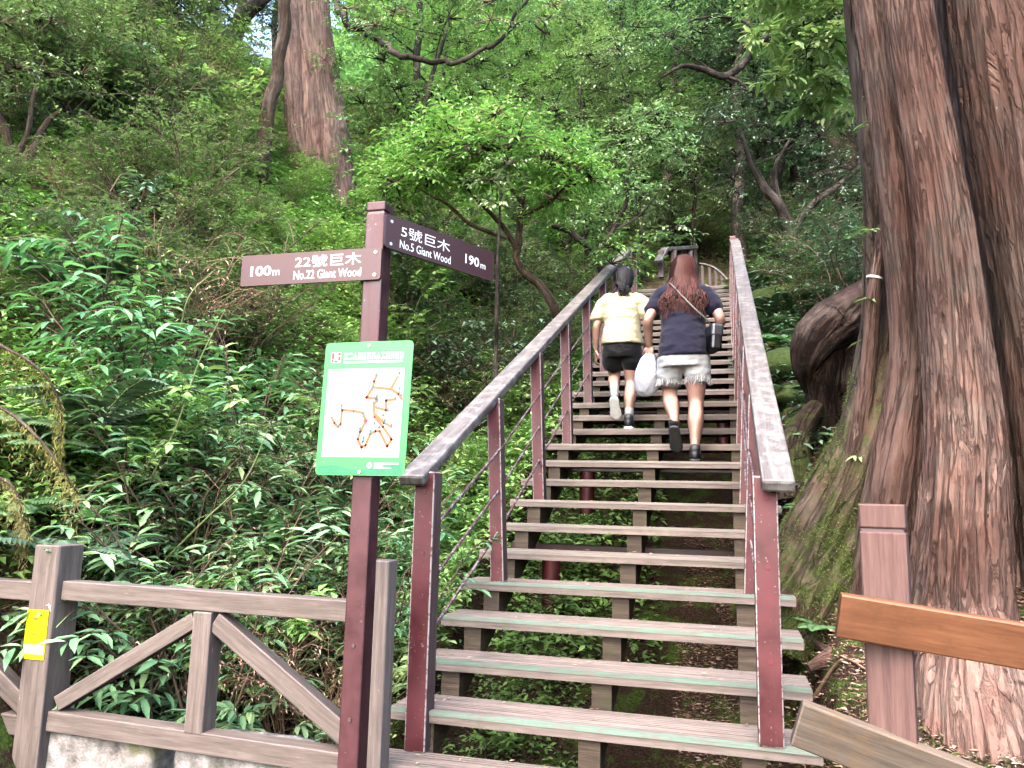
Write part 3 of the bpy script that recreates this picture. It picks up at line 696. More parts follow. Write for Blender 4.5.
def make_fern(seed, nf, Lf_, pin):
    r = np.random.default_rng(seed); S_ = MB(); Lm = MB()
    for k in range(nf):
        a = k/nf*2*PI+r.uniform(-.3, .3); b = A(math.cos(a), math.sin(a), 0); n = 26; t = np.linspace(0, 1, n); le = Lf_*r.uniform(.75, 1.1); up = r.uniform(.35, .75)
        P = b*(le*(t*.85))[:, None]+A(0, 0, 1)*(le*(up*t*1.4-up*1.05*t*t))[:, None]
        S_.tube(P[::5], np.linspace(.005, .0015, len(P[::5])), 4, cap=False)
        T = nz(np.gradient(P, axis=0)); sd = nz(np.cross(T, A(0, 0, 1))); w = np.sin(PI*np.clip(t*.93+.07, 0, 1))**.7*pin*(1-t*.45)
        N = np.cross(sd, T)
        for s in (-1, 1):
            put_leaves(Lm, P[2:], sd[2:]*s+T[2:]*.35+A(0, 0, -.12), N[2:]+rdir_(n-2)*.1, w[2:], w[2:]*.0+.026*Lf_/.6+.2*w[2:]*.3, 'mid')
    return S_, Lm
for v in range(3): proto('fern%d' % v, 'fern', *make_fern(160+v, 9+v, .62, .17), MAT['l_fern'], MAT['greentwig'], 'frond', 'stem')
for v in range(2): proto('darkfern%d' % v, 'dark_fern', *make_fern(170+v, 10, .62, .15), MAT['l_dark'], MAT['greentwig'], 'frond', 'stem')

def ground_px(px, d):
    """ground point under a photo column, d metres out along the ground"""
    q = A(*(CF+(px-512)/F*CR)); q[2] = 0; q = nz(q); x, y = CAM[0]+q[0]*d, CAM[1]+q[1]*d
    return A(x, y, float(G(x, y)))
def clear(x, y, r=.0):
    if abs(x) < 1.12+r and -2 < y < 15.5: return False
    if -1.0 < x < 1.8 and y < -.2: return False
    if (x-2.75)**2+(y-1.0)**2 < (1.5+r)**2: return False
    return True

# --------------------------------- near plants, each placed by hand
K = {'lance': 'shrub', 'small': 'shrub', 'bright': 'shrub', 'dark': 'shrub', 'low': 'plant', 'whorl': 'plant', 'dry': 'bush', 'fern': 'fern', 'darkfern': 'fern'}
def place(kind, px, d, s, label, group, dz=0, var=None, sz=None):
    p = ground_px(px, d); p[2] += dz-.03
    v = random.randrange(2 if kind == 'darkfern' else 3) if var is None else var
    return plant('%s%d' % (kind, v), p, None, s, label, K[kind], group, (random.uniform(-.1, .1), random.uniform(-.1, .1)), sz)
hand = [
 ('lance', 165, 5.0, .95, 'tall lance-leaf shrub with drooping leaves rising behind the fence king post'), ('lance', 190, 5.6, 1.1, 'tall lance-leaf shrub on the bank, between the mossy hollow and the map board'),
 ('lance', 235, 5.0, 1.1, 'lance-leaf shrub hanging over the fence top rail near its brace'), ('lance', 285, 5.8, 1.1, 'lance-leaf shrub directly behind the green trail map'),
 ('lance', 325, 5.3, .95, 'lance-leaf shrub behind the lower half of the signpost'), ('lance', 165, 6.4, 1.2, 'tallest lance-leaf shrub, highest on the bank over the fence'),
 ('lance', 250, 6.6, 1.15, 'lance-leaf shrub below the brown 22 board, higher on the bank'), ('lance', 392, 4.7, .75, 'lance-leaf shrub squeezed between the signpost and the newel post'),
 ('lance', 340, 6.8, 1.1, 'lance-leaf shrub on the bank above the trail map'), ('lance', 400, 6.0, .9, 'lance-leaf shrub under the start of the weathered handrail'),
]
for k, px, d, s, lab in hand: place(k, px, d, s, lab, 'lance-leaf shrubs on the bank')
for k, px, d, s, lab in (('small', 215, 5.9, 1.1, 'fine-leaved shrub filling the gap between the lance-leaf shrubs, low on the bank'), ('small', 300, 6.3, 1.2, 'fine-leaved shrub peeking out left of the trail map'), ('bright', 265, 5.4, .9, 'fresh green broad-leaf shrub among the lance-leaf shrubs behind the fence'), ('bright', 140, 6.0, 1.0, 'fresh green broad-leaf shrub at the edge of the dark hollow'), ('small', 345, 5.6, .9, 'fine-leaved shrub behind the lower signpost'), ('small', 115, 6.9, 1.2, 'fine-leaved shrub over the dark hollow'), ('bright', 330, 7.2, 1.2, 'fresh green broad-leaf shrub above the trail map')): place(k, px, d, s, lab, None)
for px, d, s, lab in ((225, 5.3, 1.0, 'tangle of dry brown twigs between the shrubs on the bank'), (300, 5.2, .8, 'dry brown twig tangle low behind the trail map'), (345, 4.9, .6, 'dry brown twigs at the foot of the bank by the signpost'), (180, 7.2, 1.1, 'dry brown twigs high on the lance-leaf bank')): place('dry', px, d, s, lab, 'dry twig tangles')
for px, d, s, lab in ((240, 4.75, .9, 'whorled plant with long leaves under the fence brace'), (205, 4.9, 1, 'whorled plant with long leaves beside the king post'), (265, 5.1, 1.0, 'whorled plant peeking over the top rail near the signpost'), (120, 5.35, .9, 'whorled plant behind the sloping fence brace'), (300, 4.7, .8, 'whorled plant low behind the fence, next to the signpost')):
    place('whorl', px, d, s, lab, 'whorled plants behind the fence')
for px, d, s, dz, lab in ((92, 5.4, .95, 0, 'feathery fern behind the thick fence post with the yellow plate'), (10, 5.7, 1.1, 0, 'large bright fern past the fence post, at the photo edge'), (150, 5.0, .8, 0, 'feathery fern low between post and king post'), (60, 5.9, 1.1, .25, 'fern in the dark hollow above the fence post'), (175, 5.2, .8, 0, 'fern low behind the fence king post'), (20, 6.0, 1.2, .2, 'fern on the dark bank under the mossy strands')):
    place('fern', px, d, s, lab, 'ferns behind the fence', dz)
for px, d, s, dz, lab in ((88, 5.2, 1.2, .55, 'dark fern hanging in the hollow above the fence post'), (100, 5.6, 1.3, .95, 'dark fern in the upper part of the mossy hollow'), (105, 7.2, 1.3, .6, 'grey-green fern at the top of the hollow'), (45, 7.4, 1.2, .3, 'dark fern behind the mossy branch')):
    place('darkfern', px, d, s, lab, 'dark ferns in the hollow', dz)
# beneath the steps and beside the handrail
for px, d, s, lab, k in ((440, 5.2, .8, 'small leafy plant under the lower railing rods', 'low'), (455, 5.8, 1.0, 'small leafy plant beside the second railing post', 'low'), (470, 6.6, 1.2, 'leafy plant by the middle of the railing rods', 'low'), (430, 6.4, 1.3, 'leafy plant above the dark gap by the newel post', 'low'), (408, 5.2, 1.1, 'leafy plant between newel post and fence end post', 'low'), (500, 8.0, 1.5, 'leafy plant next to the third railing post', 'low'), (398, 4.6, .9, 'low plant at the foot of the fence end post', 'low')):
    place(k, px, d, s, lab, 'leafy plants along the stair railing')
for px, d, s in ((450, 6.8, .8), (485, 7.6, .9), (520, 9.0, 1.0), (535, 10.2, 1.0), (420, 7.4, .9), (545, 11.6, 1.0), (562, 13, 1.0)):
    place('bright', px, d, s, 'bright broad-leaf shrub in the line above the weathered handrail', 'bright shrubs along the handrail')
for px, y_, s in ((470, .8, .8), (505, 1.0, .8), (455, 1.4, .7), (520, 2.0, .9)):
    x = -.75+.3*random.random(); z = float(G(x, y_)); plant('low%d' % random.randrange(3), (x, y_, z), None, s*.75, 'low plant growing under the open wooden treads', 'plant', 'plants under the steps')
for px, d, s, lab in ((815, 4.9, .5, 'little drooping fern beside the tread ends, near the cedar roots'), (812, 5.9, .55, 'small fern on the mossy root by the handrail'), (805, 7.0, .9, 'fern below the dark hollow stump')):
    place('fern', px, d, s, lab, 'ferns by the cedar roots')
for px, d, s, k in ((775, 9.2, 1, 'darkfern'), (800, 10, 1.2, 'fern'), (825, 9.5, 1.1, 'darkfern'), (785, 11.5, 1.4, 'darkfern'), (815, 12, 1.3, 'fern'), (850, 11, 1.3, 'darkfern'), (770, 13.5, 1.5, 'darkfern'), (800, 14.5, 1.6, 'darkfern'), (835, 14, 1.6, 'fern'), (790, 8.3, .8, 'fern'), (768, 11, 1.1, 'fern')):
    place(k, px, d, s*1.1, 'spreading fern on the slope beyond the handrail, past the hollow stump', 'ferns on the slope past the stump')

for x, y, k in ((-1.7, 12.6, 'small'), (-2.1, 13.6, 'bright'), (1.7, 12.2, 'dark'), (2.1, 13.4, 'small'), (-2.3, 11.4, 'dark'), (.3, 16.5, 'small'), (-.8, 16.2, 'dark'), (1.3, 16.3, 'bright'), (0, 18, 'small'), (-1.6, 15, 'small'), (1.7, 14.9, 'dark'), (-1.35, 12.2, 'small'), (-1.5, 13.2, 'low'), (-1.4, 13.9, 'bright'), (-1.25, 10.9, 'low'), (-1.9, 11.9, 'small'), (-2.4, 12.4, 'bright'), (-1.2, 14.6, 'small'), (1.4, 13.6, 'small'), (1.3, 11.3, 'low')):
    plant('%s%d' % (k, random.randrange(3)), (x, y, float(G(x, y))), None, 1.1, 'leafy shrub crowding the landing at the top of the stairs', 'shrub', 'shrubs around the landing')
# --------------------------------- shrubs over the slope
zones = [
 ((-60, 250), (7, 17), [('small', .84), ('dark', .12), ('dry', .04)], 130, 'small-leaved shrub on the steep bank above the fence'),
 ((160, 400), (8, 14), [('bright', .75), ('small', .25)], 60, 'bright green shrub on the sunny bank around the direction boards'),
 ((150, 620), (13, 24), [('small', .45), ('bright', .35), ('dark', .2)], 70, 'shrub in the undergrowth below the far trees'),
 ((400, 600), (8.5, 14), [('small', .6), ('dark', .4)], 26, 'shrub under the small spreading tree by the railing'),
 ((585, 770), (15.6, 30), [('dark', .4), ('small', .6)], 46, 'shrub in the dim undergrowth past the top of the stairs'),
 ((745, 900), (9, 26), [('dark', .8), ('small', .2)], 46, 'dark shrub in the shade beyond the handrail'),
]
for (pa, pb), (da, db), mixk, n, lab in zones:
    done = 0; tries = 0; names = [a for a, _ in mixk]; ws = [b for _, b in mixk]
    nm = {'small': 'small-leaved shrub', 'dark': 'dark glossy shrub', 'dry': 'dry twiggy brown bush', 'lance': 'lance-leaved shrub', 'bright': 'bright broad-leaved shrub'}
    tail = lab.split(' ', 1)[1]; tail = tail[tail.index('shrub')+6:] if 'shrub' in tail else tail
    while done < n and tries < 3000:
        tries += 1; d = math.sqrt(rng.uniform(da**2, db**2)); px = rng.uniform(pa, pb); p = ground_px(px, d)
        if not clear(p[0], p[1], .5): continue
        k = random.choices(names, ws)[0]
        s = rng.uniform(.85, 1.35)*(1+.025*max(d-9, 0))*(.5 if (195 < px < 385 and d > 8.5) or (px < 100 and d < 10.5) else 1)
        plant('%s%d' % (k, random.randrange(3)), p-A(0, 0, .05), None, s, nm[k]+' '+tail, K[k], nm[k]+'s '+tail); done += 1

# --------------------------------- ground cover (uncountable)
def cover(name, n, pxr, dr, L, ratio, hmax, mat, kind='mid', filt=None):
    px = rng.uniform(*pxr, n); d = np.sqrt(rng.uniform(dr[0]**2, dr[1]**2, n))
    q = CF[None]+((px-512)/F)[:, None]*CR[None]; q[:, 2] = 0; q = nz(q)
    x = CAM[0]+q[:, 0]*d; y = CAM[1]+q[:, 1]*d; z = G(x, y)
    cl = fbm(np.stack([x*1.6, y*1.6, z*0], -1), 3)
    h = rng.random(n)**1.3*hmax*np.clip(.6+1.2*cl, .1, 1.3)
    ok = (rng.random(n) < .95+cl) & ((x-2.75)**2+(y-1.0)**2 > 1.5**2) & ~((np.abs(x) < 1.05) & (z+h+L > RISE*(1+y/GO)-.26) & (y > -1) & (y < 16)) & ~((x > -1.0) & (x < 2.2) & (y < .0)) & ~((x > .3) & (x < 2.4) & (y < 2.4))
    if filt is not None: ok &= filt(x, y)
    x, y, z, h, d = x[ok], y[ok], z[ok], h[ok], d[ok]; m = len(x)
    Pp = np.stack([x, y, z+h], -1); ls = L*rng.uniform(.6, 1.3, m)*(1+.03*np.maximum(d-8, 0))
    mb = MB(); put_leaves(mb, Pp, rdir_(m, -.5, .4), A(0, 0, 1)+rdir_(m)*.55, ls, ls*ratio, kind)
    return tag(mb.build(name, mat, smooth=True), kind='stuff')
cover('undergrowth', 150000, (-90, 660), (5.25, 16), .075, .46, .5, MAT['l_cover'])
cover('undergrowth', 80000, (-90, 780), (14, 36), .12, .45, .9, MAT['l_small'], 'far')
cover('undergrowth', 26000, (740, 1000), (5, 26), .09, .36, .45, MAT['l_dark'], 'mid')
cover('undergrowth', 60000, (300, 960), (33, 66), .30, .45, 5.0, MAT['l_far'], 'far')
cover('undergrowth', 30000, (560, 960), (22, 40), .20, .42, 2.6, MAT['l_far'], 'far')
cover('ground_cover', 16000, (380, 600), (4.0, 8.5), .042, .5, .16, MAT['l_cover'], 'mid')

# --------------------------------- trees
def crown_cluster(Lf, S_, c, R, ntw, nl, L, ratio, kind, flat=.65, src=None, droop=.35):
    D = rdir_(ntw, -.55, 1); D[:, 2] *= flat; ln = R*rng.uniform(.55, 1.1, ntw)
    st_ = c+D*(R*.25)[..., None] if np.ndim(R) else c+D*R*.25
    put_leaves(Lf, *twig_leaves(st_, D, ln*.85, nl, L, ratio, droop, .8, .35), kind)
    for i in range(0, ntw, 2): S_.tube([c, c+D[i]*ln[i]*.5+A(0, 0, .02), c+D[i]*ln[i]*1.0+A(0, 0, -.15*ln[i])], [.012*R+.004, .008*R+.002, .003], 3, cap=False)
def make_tree(seed, H, r0, crownR, nb, L, ratio, kind, ntw=22, nl=8, bare=.4, sub=3, lean=.1, flat=.6):
    global rng
    keep = rng; rng = np.random.default_rng(seed); T = MB(); Lf = MB()
    t = np.linspace(0, 1, 12); w = fbm(np.stack([t*2.2, t*0+seed, t*0], -1), 3); w2 = fbm(np.stack([t*2.2, t*0+seed+9.5, t*0], -1), 3)
    P = np.stack([w*H*.09+lean*H*t*t, w2*H*.09, -.3+H*t], -1); P[:, :2] -= P[0, :2]
    T.tube(spline(P, 3), np.interp(np.linspace(0, 1, 34), [0, .06, .5, 1], [r0*1.35, r0, r0*.7, r0*.18]), 10)
    for b in range(nb):
        u = bare+(1-bare)*(b+rng.random()*.6)/nb; u = min(u, .99); i = min(int(u*11), 10); c = P[i]+(P[i+1]-P[i])*(u*11-i)
        a = b*2.4+rng.uniform(-.5, .5); ln = crownR*(1.05-.55*abs(u-.62)/.5)*rng.uniform(.7, 1.15); up = rng.uniform(.05, .6)
        d = A(math.cos(a), math.sin(a), up); e = c+nz(d)*ln; mid = c+nz(d)*ln*.5+A(0, 0, -.06*ln)+rdir_(1)[0]*.1*ln
        B = spline([c, mid, e+A(0, 0, .08*ln)], 4); T.tube(B, np.linspace(r0*.32*(1.2-u), r0*.06, len(B)), 6, cap=False)
        for s in range(sub):
            v = .45+.55*(s+1)/sub; q = B[int(v*(len(B)-1))]+rdir_(1, -.3, .8)[0]*crownR*.22*(s < sub-1)
            crown_cluster(Lf, T, q, crownR*rng.uniform(.26, .4), ntw, nl, L, ratio, kind, flat)
    rng = keep
    return T, Lf
def tproto(key, name, tl, leafm, barkm): PROTO[key] = (name, tl[1].mesh(name+'_crown', leafm, True), tl[0].mesh(name+'_trunk', barkm, True), 'crown', 'trunk')
for v in range(3):
    tproto('tall%d' % v, 'forest_tree', make_tree(200+v, 11, .17, 2.6, 15, .15, .40, 'far', 26, 8, .3), MAT['l_far'], MAT['bark'])
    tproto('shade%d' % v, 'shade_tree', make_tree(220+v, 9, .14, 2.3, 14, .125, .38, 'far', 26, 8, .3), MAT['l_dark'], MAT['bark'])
    tproto('young%d' % v, 'young_tree', make_tree(240+v, 5, .06, 1.5, 12, .10, .36, 'mid', 20, 8, .35), MAT['l_small'], MAT['bark'])
    tproto('fresh%d' % v, 'bright_tree', make_tree(260+v, 7, .09, 1.9, 13, .12, .38, 'far', 26, 8, .3), MAT['l_bright'], MAT['bark'])
def tree(kind, px, d, s, label, group, cat='tree', sz=None, v=None):
    if 225 < px < 375 and d < 17: return
    p = ground_px(px, d); return plant('%s%d' % (kind, random.randrange(3) if v is None else v), p-A(0, 0, .1), None, s, label, cat, group, (random.uniform(-.06, .06), random.uniform(-.06, .06)), sz)
# band of trees from the middle slope to the ridge
rows = [
 ('fresh', 'bright green tree in the light patch above the direction boards', [(395, 17), (440, 19), (500, 18.5), (545, 21), (420, 24), (470, 26), (360, 22)]),
 ('tall', 'tall pale green tree on the upper slope behind the stairs', [(520, 27), (560, 25), (610, 23), (650, 26), (700, 24), (735, 28), (590, 31), (640, 33), (690, 34), (480, 33), (540, 36), (770, 33), (430, 31), (380, 30), (740, 22), (615, 40), (680, 42), (560, 45), (500, 43), (730, 40), (665, 22), (690, 29), (715, 32), (665, 36), (745, 36), (630, 28)]),
 ('shade', 'shady dark tree in the wood beyond the handrail', [(760, 16), (790, 19), (820, 17), (850, 21), (775, 23), (835, 26), (880, 24), (800, 28), (860, 15.5), (930, 24), (775, 18), (805, 22), (845, 18), (820, 31), (860, 28), (780, 26)]),
 ('tall', 'hazy pale tree on the skyline far above the stairs', [(x, 46+6*((x//7) % 3)) for x in range(330, 900, 26)]),
 ('shade', 'shady dark tree on the steep bank at the far upper edge', [(200, 20), (60, 21), (130, 23), (180, 25), (265, 26), (10, 24)]),
 ('young', 'slender young tree standing among the bank shrubs', [(110, 13), (150, 15), (60, 14)]),
 ('young', 'slender young tree among the undergrowth by the upper railing', [(430, 13), (600, 15), (575, 17.5), (640, 16.5), (690, 17)]),
]
for kind, lab, pts in rows:
    for px, d in pts:
        tree(kind, px+random.uniform(-8, 8), d, rng.uniform(.85, 1.2)*(1 if d < 30 else 1.25), lab, lab.replace(' tree ', ' trees ', 1).replace('standing ', ''))

# hand-made trees: limbs given as photo columns with their distance
def limb_tree(name, label, limbs, clusters, leafm, barkm, L, ratio, kind, ntw=26, nl=8, cat='tree', base=None, droop=.35, flat=.6, sides=9):
    b0 = at(*limbs[0][0][:3]) if base is None else base
    T = MB(); Lf = MB()
    for lim in limbs:
        P = spline([at(*q[:3]) for q in lim], 5)-b0; R = np.interp(np.linspace(0, 1, len(P)), np.linspace(0, 1, len(lim)), [q[3] for q in lim])
        P = P+fbm(P*2.5+3.3, 3)[:, None]*A(.06, .06, .03)*np.minimum(1, R/.05)[:, None]
        T.tube(P, R, sides)
    e = thing(name, label, cat, tuple(b0))
    T0 = T
    for px, py, d, R in clusters: crown_cluster(Lf, T0, at(px, py, d)-b0, R, ntw, nl, L, ratio, kind, flat, None, droop)
    T.build('trunk', barkm, e, True)
    if Lf.n: Lf.build('crown', leafm, e, True)
    return e
def gpt(px, d, r, dz=-.15):
    """ground start of a limb: photo column, distance -> (px, py, depth, r)"""
    p = ground_px(px, d)+A(0, 0, dz); v = p-CAM; z = v@CF
    return (512+F*(v@CR)/z, 384-F*(v@CU)/z, z, r)
cl = []
for i in range(66):
    a = rng.uniform(0, 2*PI); q = math.sqrt(rng.random()); x = 500+118*q*math.cos(a); top = 112+.0052*(x-490)**2
    cl.append((x, top+rng.uniform(2, 95)*(.35+.65*rng.random()), 9.6+1.2*q*math.sin(a), rng.uniform(.38, .62)))
limb_tree('spreading_tree', 'small bright green spreading tree with bare crooked limbs above the handrail',
 [[gpt(572, 10.1, .075), (556, 306, 9.6, .06), (528, 272, 9.6, .05), (517, 250, 9.6, .045), (520, 212, 9.6, .04), (527, 175, 9.7, .03), (520, 140, 9.7, .015)],
  [(517, 252, 9.6, .04), (500, 225, 9.5, .03), (478, 200, 9.4, .022), (455, 175, 9.3, .012)],
  [(520, 215, 9.6, .03), (545, 205, 9.6, .025), (562, 190, 9.5, .018), (585, 165, 9.5, .01)],
  [(505, 238, 9.5, .028), (470, 224, 9.3, .022), (448, 205, 9.2, .018), (430, 195, 9.1, .012), (405, 180, 9, .008)],
  [(520, 200, 9.6, .024), (505, 180, 9.7, .018), (495, 150, 9.8, .01)]],
 cl, MAT['l_bright'], MAT['bark_moss'], .105, .34, 'mid', 24, 8, droop=.25)
limb_tree('crooked_tree', 'crooked dark-limbed small tree beside the top of the weathered handrail',
 [[gpt(612, 12.2, .07), (598, 262, 12, .055), (575, 236, 12, .05), (560, 228, 12, .045), (548, 226, 11.9, .03)], [(598, 250, 12, .04), (612, 232, 12, .035), (625, 205, 12.1, .03), (627, 175, 12.1, .022), (632, 150, 12.2, .014)], [(612, 232, 12, .02), (640, 215, 12.1, .016), (660, 190, 12.2, .01)]],
 [(rng.uniform(575, 690), rng.uniform(90, 235), 12+rng.uniform(-.8, .8), rng.uniform(.4, .65)) for _ in range(16)], MAT['l_far'], MAT['bark'], .10, .36, 'mid', 20, 7)
limb_tree('straight_sapling', 'thin straight dark sapling behind the end of the brown 5 board', [[gpt(497, 7.6, .022), (497, 300, 7.2, .02), (498, 250, 7.2, .015), (500, 190, 7.3, .008)]], [(498, 205, 7.25, .3), (490, 180, 7.3, .3), (508, 165, 7.3, .28)], MAT['l_small'], MAT['bark'], .07, .36, 'mid', 14, 7)
limb_tree('forked_tree', 'dark forked tree trunk at the far edge of the steep bank',
 [[gpt(34, 9.3, .10), (20, 205, 8.6, .08), (12, 165, 8.6, .06), (4, 130, 8.6, .05), (-15, 90, 8.7, .03)], [(22, 190, 8.6, .055), (32, 150, 8.6, .045), (45, 125, 8.6, .032), (60, 110, 8.6, .018)], [(12, 168, 8.6, .04), (28, 130, 8.5, .03), (32, 95, 8.5, .02), (45, 60, 8.6, .01)]],
 [(rng.uniform(-60, 120), rng.uniform(-20, 115), 8.8+rng.uniform(-1, 1.2), rng.uniform(.4, .7)) for _ in range(22)], MAT['l_small'], MAT['bark_moss'], .075, .40, 'mid', 24, 8)
limb_tree('leaning_tree', 'thin flaky-barked leaning trunk just in front of the far giant cedar',
 [[gpt(246, 12.0, .15), (262, 150, 11.5, .12), (272, 95, 11.5, .105), (281, 40, 11.5, .09), (290, -20, 11.5, .08), (298, -80, 11.6, .06)]], [(300, -80, 11.8, .8), (270, -90, 12, .8)], MAT['l_far'], MAT['bark_moss'], .11, .38, 'mid')
limb_tree('bent_tree', 'dark bent trunk high on the slope behind the leaning trunk', [[gpt(226, 19, .24), (228, 55, 18, .2), (238, 25, 18, .19), (258, 2, 18, .17), (290, -25, 18.2, .12)]], [(280, -40, 18, 1.3), (320, -30, 18.4, 1.2)], MAT['l_far'], MAT['bark'], .13, .38, 'far')
limb_tree('upright_tree', 'dim upright trunk at the top of the photo, left of the bent tree', [[gpt(178, 18, .25), (172, 40, 17, .22), (168, -30, 17, .2)]], [(168, -60, 17, 1.3), (130, -30, 17, 1.1), (205, -35, 17, 1.1)], MAT['l_far'], MAT['bark'], .13, .38, 'far')
limb_tree('dark_tree', 'dark mossy tree in the shade between the handrail and the giant cedar',
 [[gpt(797, 13.6, .17), (795, 270, 13, .14), (790, 235, 13, .12), (778, 205, 13, .09), (762, 185, 13, .07), (752, 165, 13, .05), (740, 130, 13, .03)], [(790, 235, 13, .08), (812, 205, 13, .06), (840, 185, 13, .05), (870, 160, 13, .03)], [(778, 205, 13, .05), (775, 170, 13, .04), (790, 140, 13, .02)]],
 [(rng.uniform(720, 880), rng.uniform(90, 215), 13+rng.uniform(-.8, 1.4), rng.uniform(.45, .8)) for _ in range(20)], MAT['l_dark'], MAT['bark'], .10, .36, 'mid', 22, 7)
limb_tree('shadowed_tree', 'thick shadowed trunk close behind the giant cedar edge', [[gpt(868, 16, .42), (858, 215, 15.2, .36), (842, 150, 15.2, .33), (832, 95, 15.2, .32), (820, 20, 15.3, .3), (806, -60, 15.5, .26)], ], [(800, -70, 15.5, 1.4), (850, -60, 15, 1.2)], MAT['l_far'], MAT['bark_moss'], .12, .38, 'far')
limb_tree('arching_branch_tree', 'dark twisting tree limb arching across the upper canopy over the stairs',
 [[gpt(905, 17.5, .3), (890, 150, 16.5, .26), (880, 60, 16.5, .2), (862, 20, 16.2, .11), (835, 25, 15.6, .09), (800, 28, 15.2, .085), (765, 38, 14.8, .08), (748, 58, 14.6, .075), (727, 76, 14.4, .07), (705, 70, 14.3, .055), (684, 66, 14.2, .04), (660, 78, 14.2, .02)], [(727, 76, 14.4, .04), (742, 84, 14.4, .03), (752, 100, 14.4, .015)], [(765, 38, 14.8, .04), (740, 20, 14.8, .03), (700, 18, 14.6, .018), (660, 38, 14.5, .01)]],
 [(rng.uniform(590, 780), rng.uniform(-10, 70), 14.6+rng.uniform(-1, 1.5), rng.uniform(.4, .8)) for _ in range(14)], MAT['l_far'], MAT['bark'], .10, .30, 'mid', 20, 7)
# bright leafy tree over the upper part beside the cedar
limb_tree('overhanging_tree', 'yellow-green leafy tree hanging down beside the upper cedar trunk',
 [[gpt(935, 10.2, .10), (905, 200, 9, .08), (885, 60, 8.6, .06), (862, 10, 8.2, .045), (828, 60, 7.7, .02), (805, 100, 7.5, .01)], [(862, 10, 8.2, .03), (825, 20, 7.8, .02), (790, 45, 7.6, .01)], [(870, 30, 8.2, .03), (840, -20, 7.8, .025), (790, -10, 7.6, .012)]],
 [(rng.uniform(762, 850), rng.uniform(-35, 82), 7.6+rng.uniform(-.5, .7), rng.uniform(.2, .36)) for _ in range(30)]+[(rng.uniform(795, 845), rng.uniform(70, 120), 7.5+rng.uniform(-.3, .5), rng.uniform(.16, .26)) for _ in range(7)], MAT['l_bright'], MAT['bark'], .125, .36, 'fine', 13, 7, droop=.5)

# --------------------------------- giant trees
def lobe_tube(mb, P, R, n, amp, us, vs, seed, strips=0):
    """fluted bark column: ridges run along the grain"""
    P = spline(P, 10); m = len(P); R = np.interp(np.linspace(0, 1, m), np.linspace(0, 1, len(R)), R)
    t = np.linspace(0, 1, m); tt = np.linspace(0, 1, max(m, int(m*3))); P = np.stack([np.interp(tt, t, P[:, k]) for k in range(3)], -1); R = np.interp(tt, t, R); m = len(P)
    k0 = mb.n; mb.tube(P, R, n, cap=True)
    V = mb.V[-3] if False else None
    # displace the ring vertices that were just added
    idx = len(mb.V)-3; V = mb.V[idx]; V = V.reshape(m, n, 3)
    th = np.arange(n)/n*2*PI; ln = np.concatenate([[0], np.cumsum(np.linalg.norm(np.diff(P, axis=0), axis=1))])
    cx, cy = np.cos(th)*us, np.sin(th)*us
    q = np.stack(np.broadcast_arrays(cx[None], cy[None], (ln*vs)[:, None]+0*cx[None]), -1)+seed*3.7
    d = fbm(q, 4)*.7+.5*(1-np.abs(fbm(q*np.array([2.3, 2.3, 1.2]), 3))*2)*.6+.35*fbm(q*np.array([.35, .35, 1.]), 2)+.35*fbm(q*np.array([6, 6, 3.]), 3)
    nr = V-P[:, None]; V += nr*(d*amp)[..., None]; mb.V[idx] = V.reshape(-1, 3)
    nu = nz(nr); uc = th*R.mean()
    for _ in range(strips):     # loose peeling fibres of bark
        L_ = int(rng.integers(8, 34)); w_ = int(rng.integers(1, 5)); r0 = int(rng.integers(2, max(3, m-L_-2))); j0 = int(rng.integers(0, n)); jj = (j0+np.arange(w_+1)) % n; rr = np.arange(r0, min(r0+L_, m-1)); sl = rng.uniform(-.12, .12)
        t_ = np.linspace(-1, 1, len(rr)); lf = .003+rng.uniform(.004, .02)*np.abs(t_)**4*np.where(t_ > 0, 1, rng.random()); tp = np.clip((1-np.abs(t_))*3, .15, 1)
        q0 = V[rr][:, jj]+nu[rr][:, jj]*lf[:, None, None]; ctr = q0.mean(1, keepdims=True); q0 = ctr+(q0-ctr)*tp[:, None, None]
        a_ = np.arange(len(rr)-1)[:, None]*(w_+1); b_ = np.arange(w_)[None]; f_ = np.stack([a_+b_, a_+b_+1, a_+w_+2+b_, a_+w_+1+b_], -1).reshape(-1, 4)
        uvv = np.stack(np.broadcast_arrays((ln[rr]+j0)[:, None], (uc[jj[0]]+np.arange(w_+1)*.006)[None]), -1).reshape(-1, 2)
        mb.add(q0.reshape(-1, 3), f_, uvv[f_])
def set_moss(o, f):
    me = o.data; V = np.zeros(len(me.vertices)*3); me.vertices.foreach_get('co', V); V = V.reshape(-1, 3)
    a = me.attributes.new('moss', 'FLOAT', 'POINT'); a.data.foreach_set('value', f(V).astype(np.float32))
cb = ground_px(1010, 4.6); cedar = thing('giant_cedar', 'giant red-barked cedar with deep flutes and mossy buttress beside the stairs', 'tree', tuple(cb))
def L3(pts): return [at(*p)-cb for p in pts]
# core
m = MB(); lobe_tube(m, L3([(1095, 900, 5.1), (1095, 640, 5.1), (1088, 420, 5.1), (1072, 200, 5.1), (1055, 0, 5.1), (1030, -300, 5.2), (1010, -700, 5.4)]), [1.2, 1.0, .92, .9, .9, .86, .8], 150, .06, 5, .9, 1, 60)
core = m.build('trunk', MAT['bark_red'], cedar, True)
def lobe(pts, R, seed, amp=.13, n=110, us=2.6, mat='bark_red', nm='trunk_lobe', moss=None, strips=160):
    m = MB(); lobe_tube(m, L3(pts), R, n, amp, us, .9, seed, strips); o = m.build(nm, MAT[mat], cedar, True)
    if moss: set_moss(o, moss)
    return o
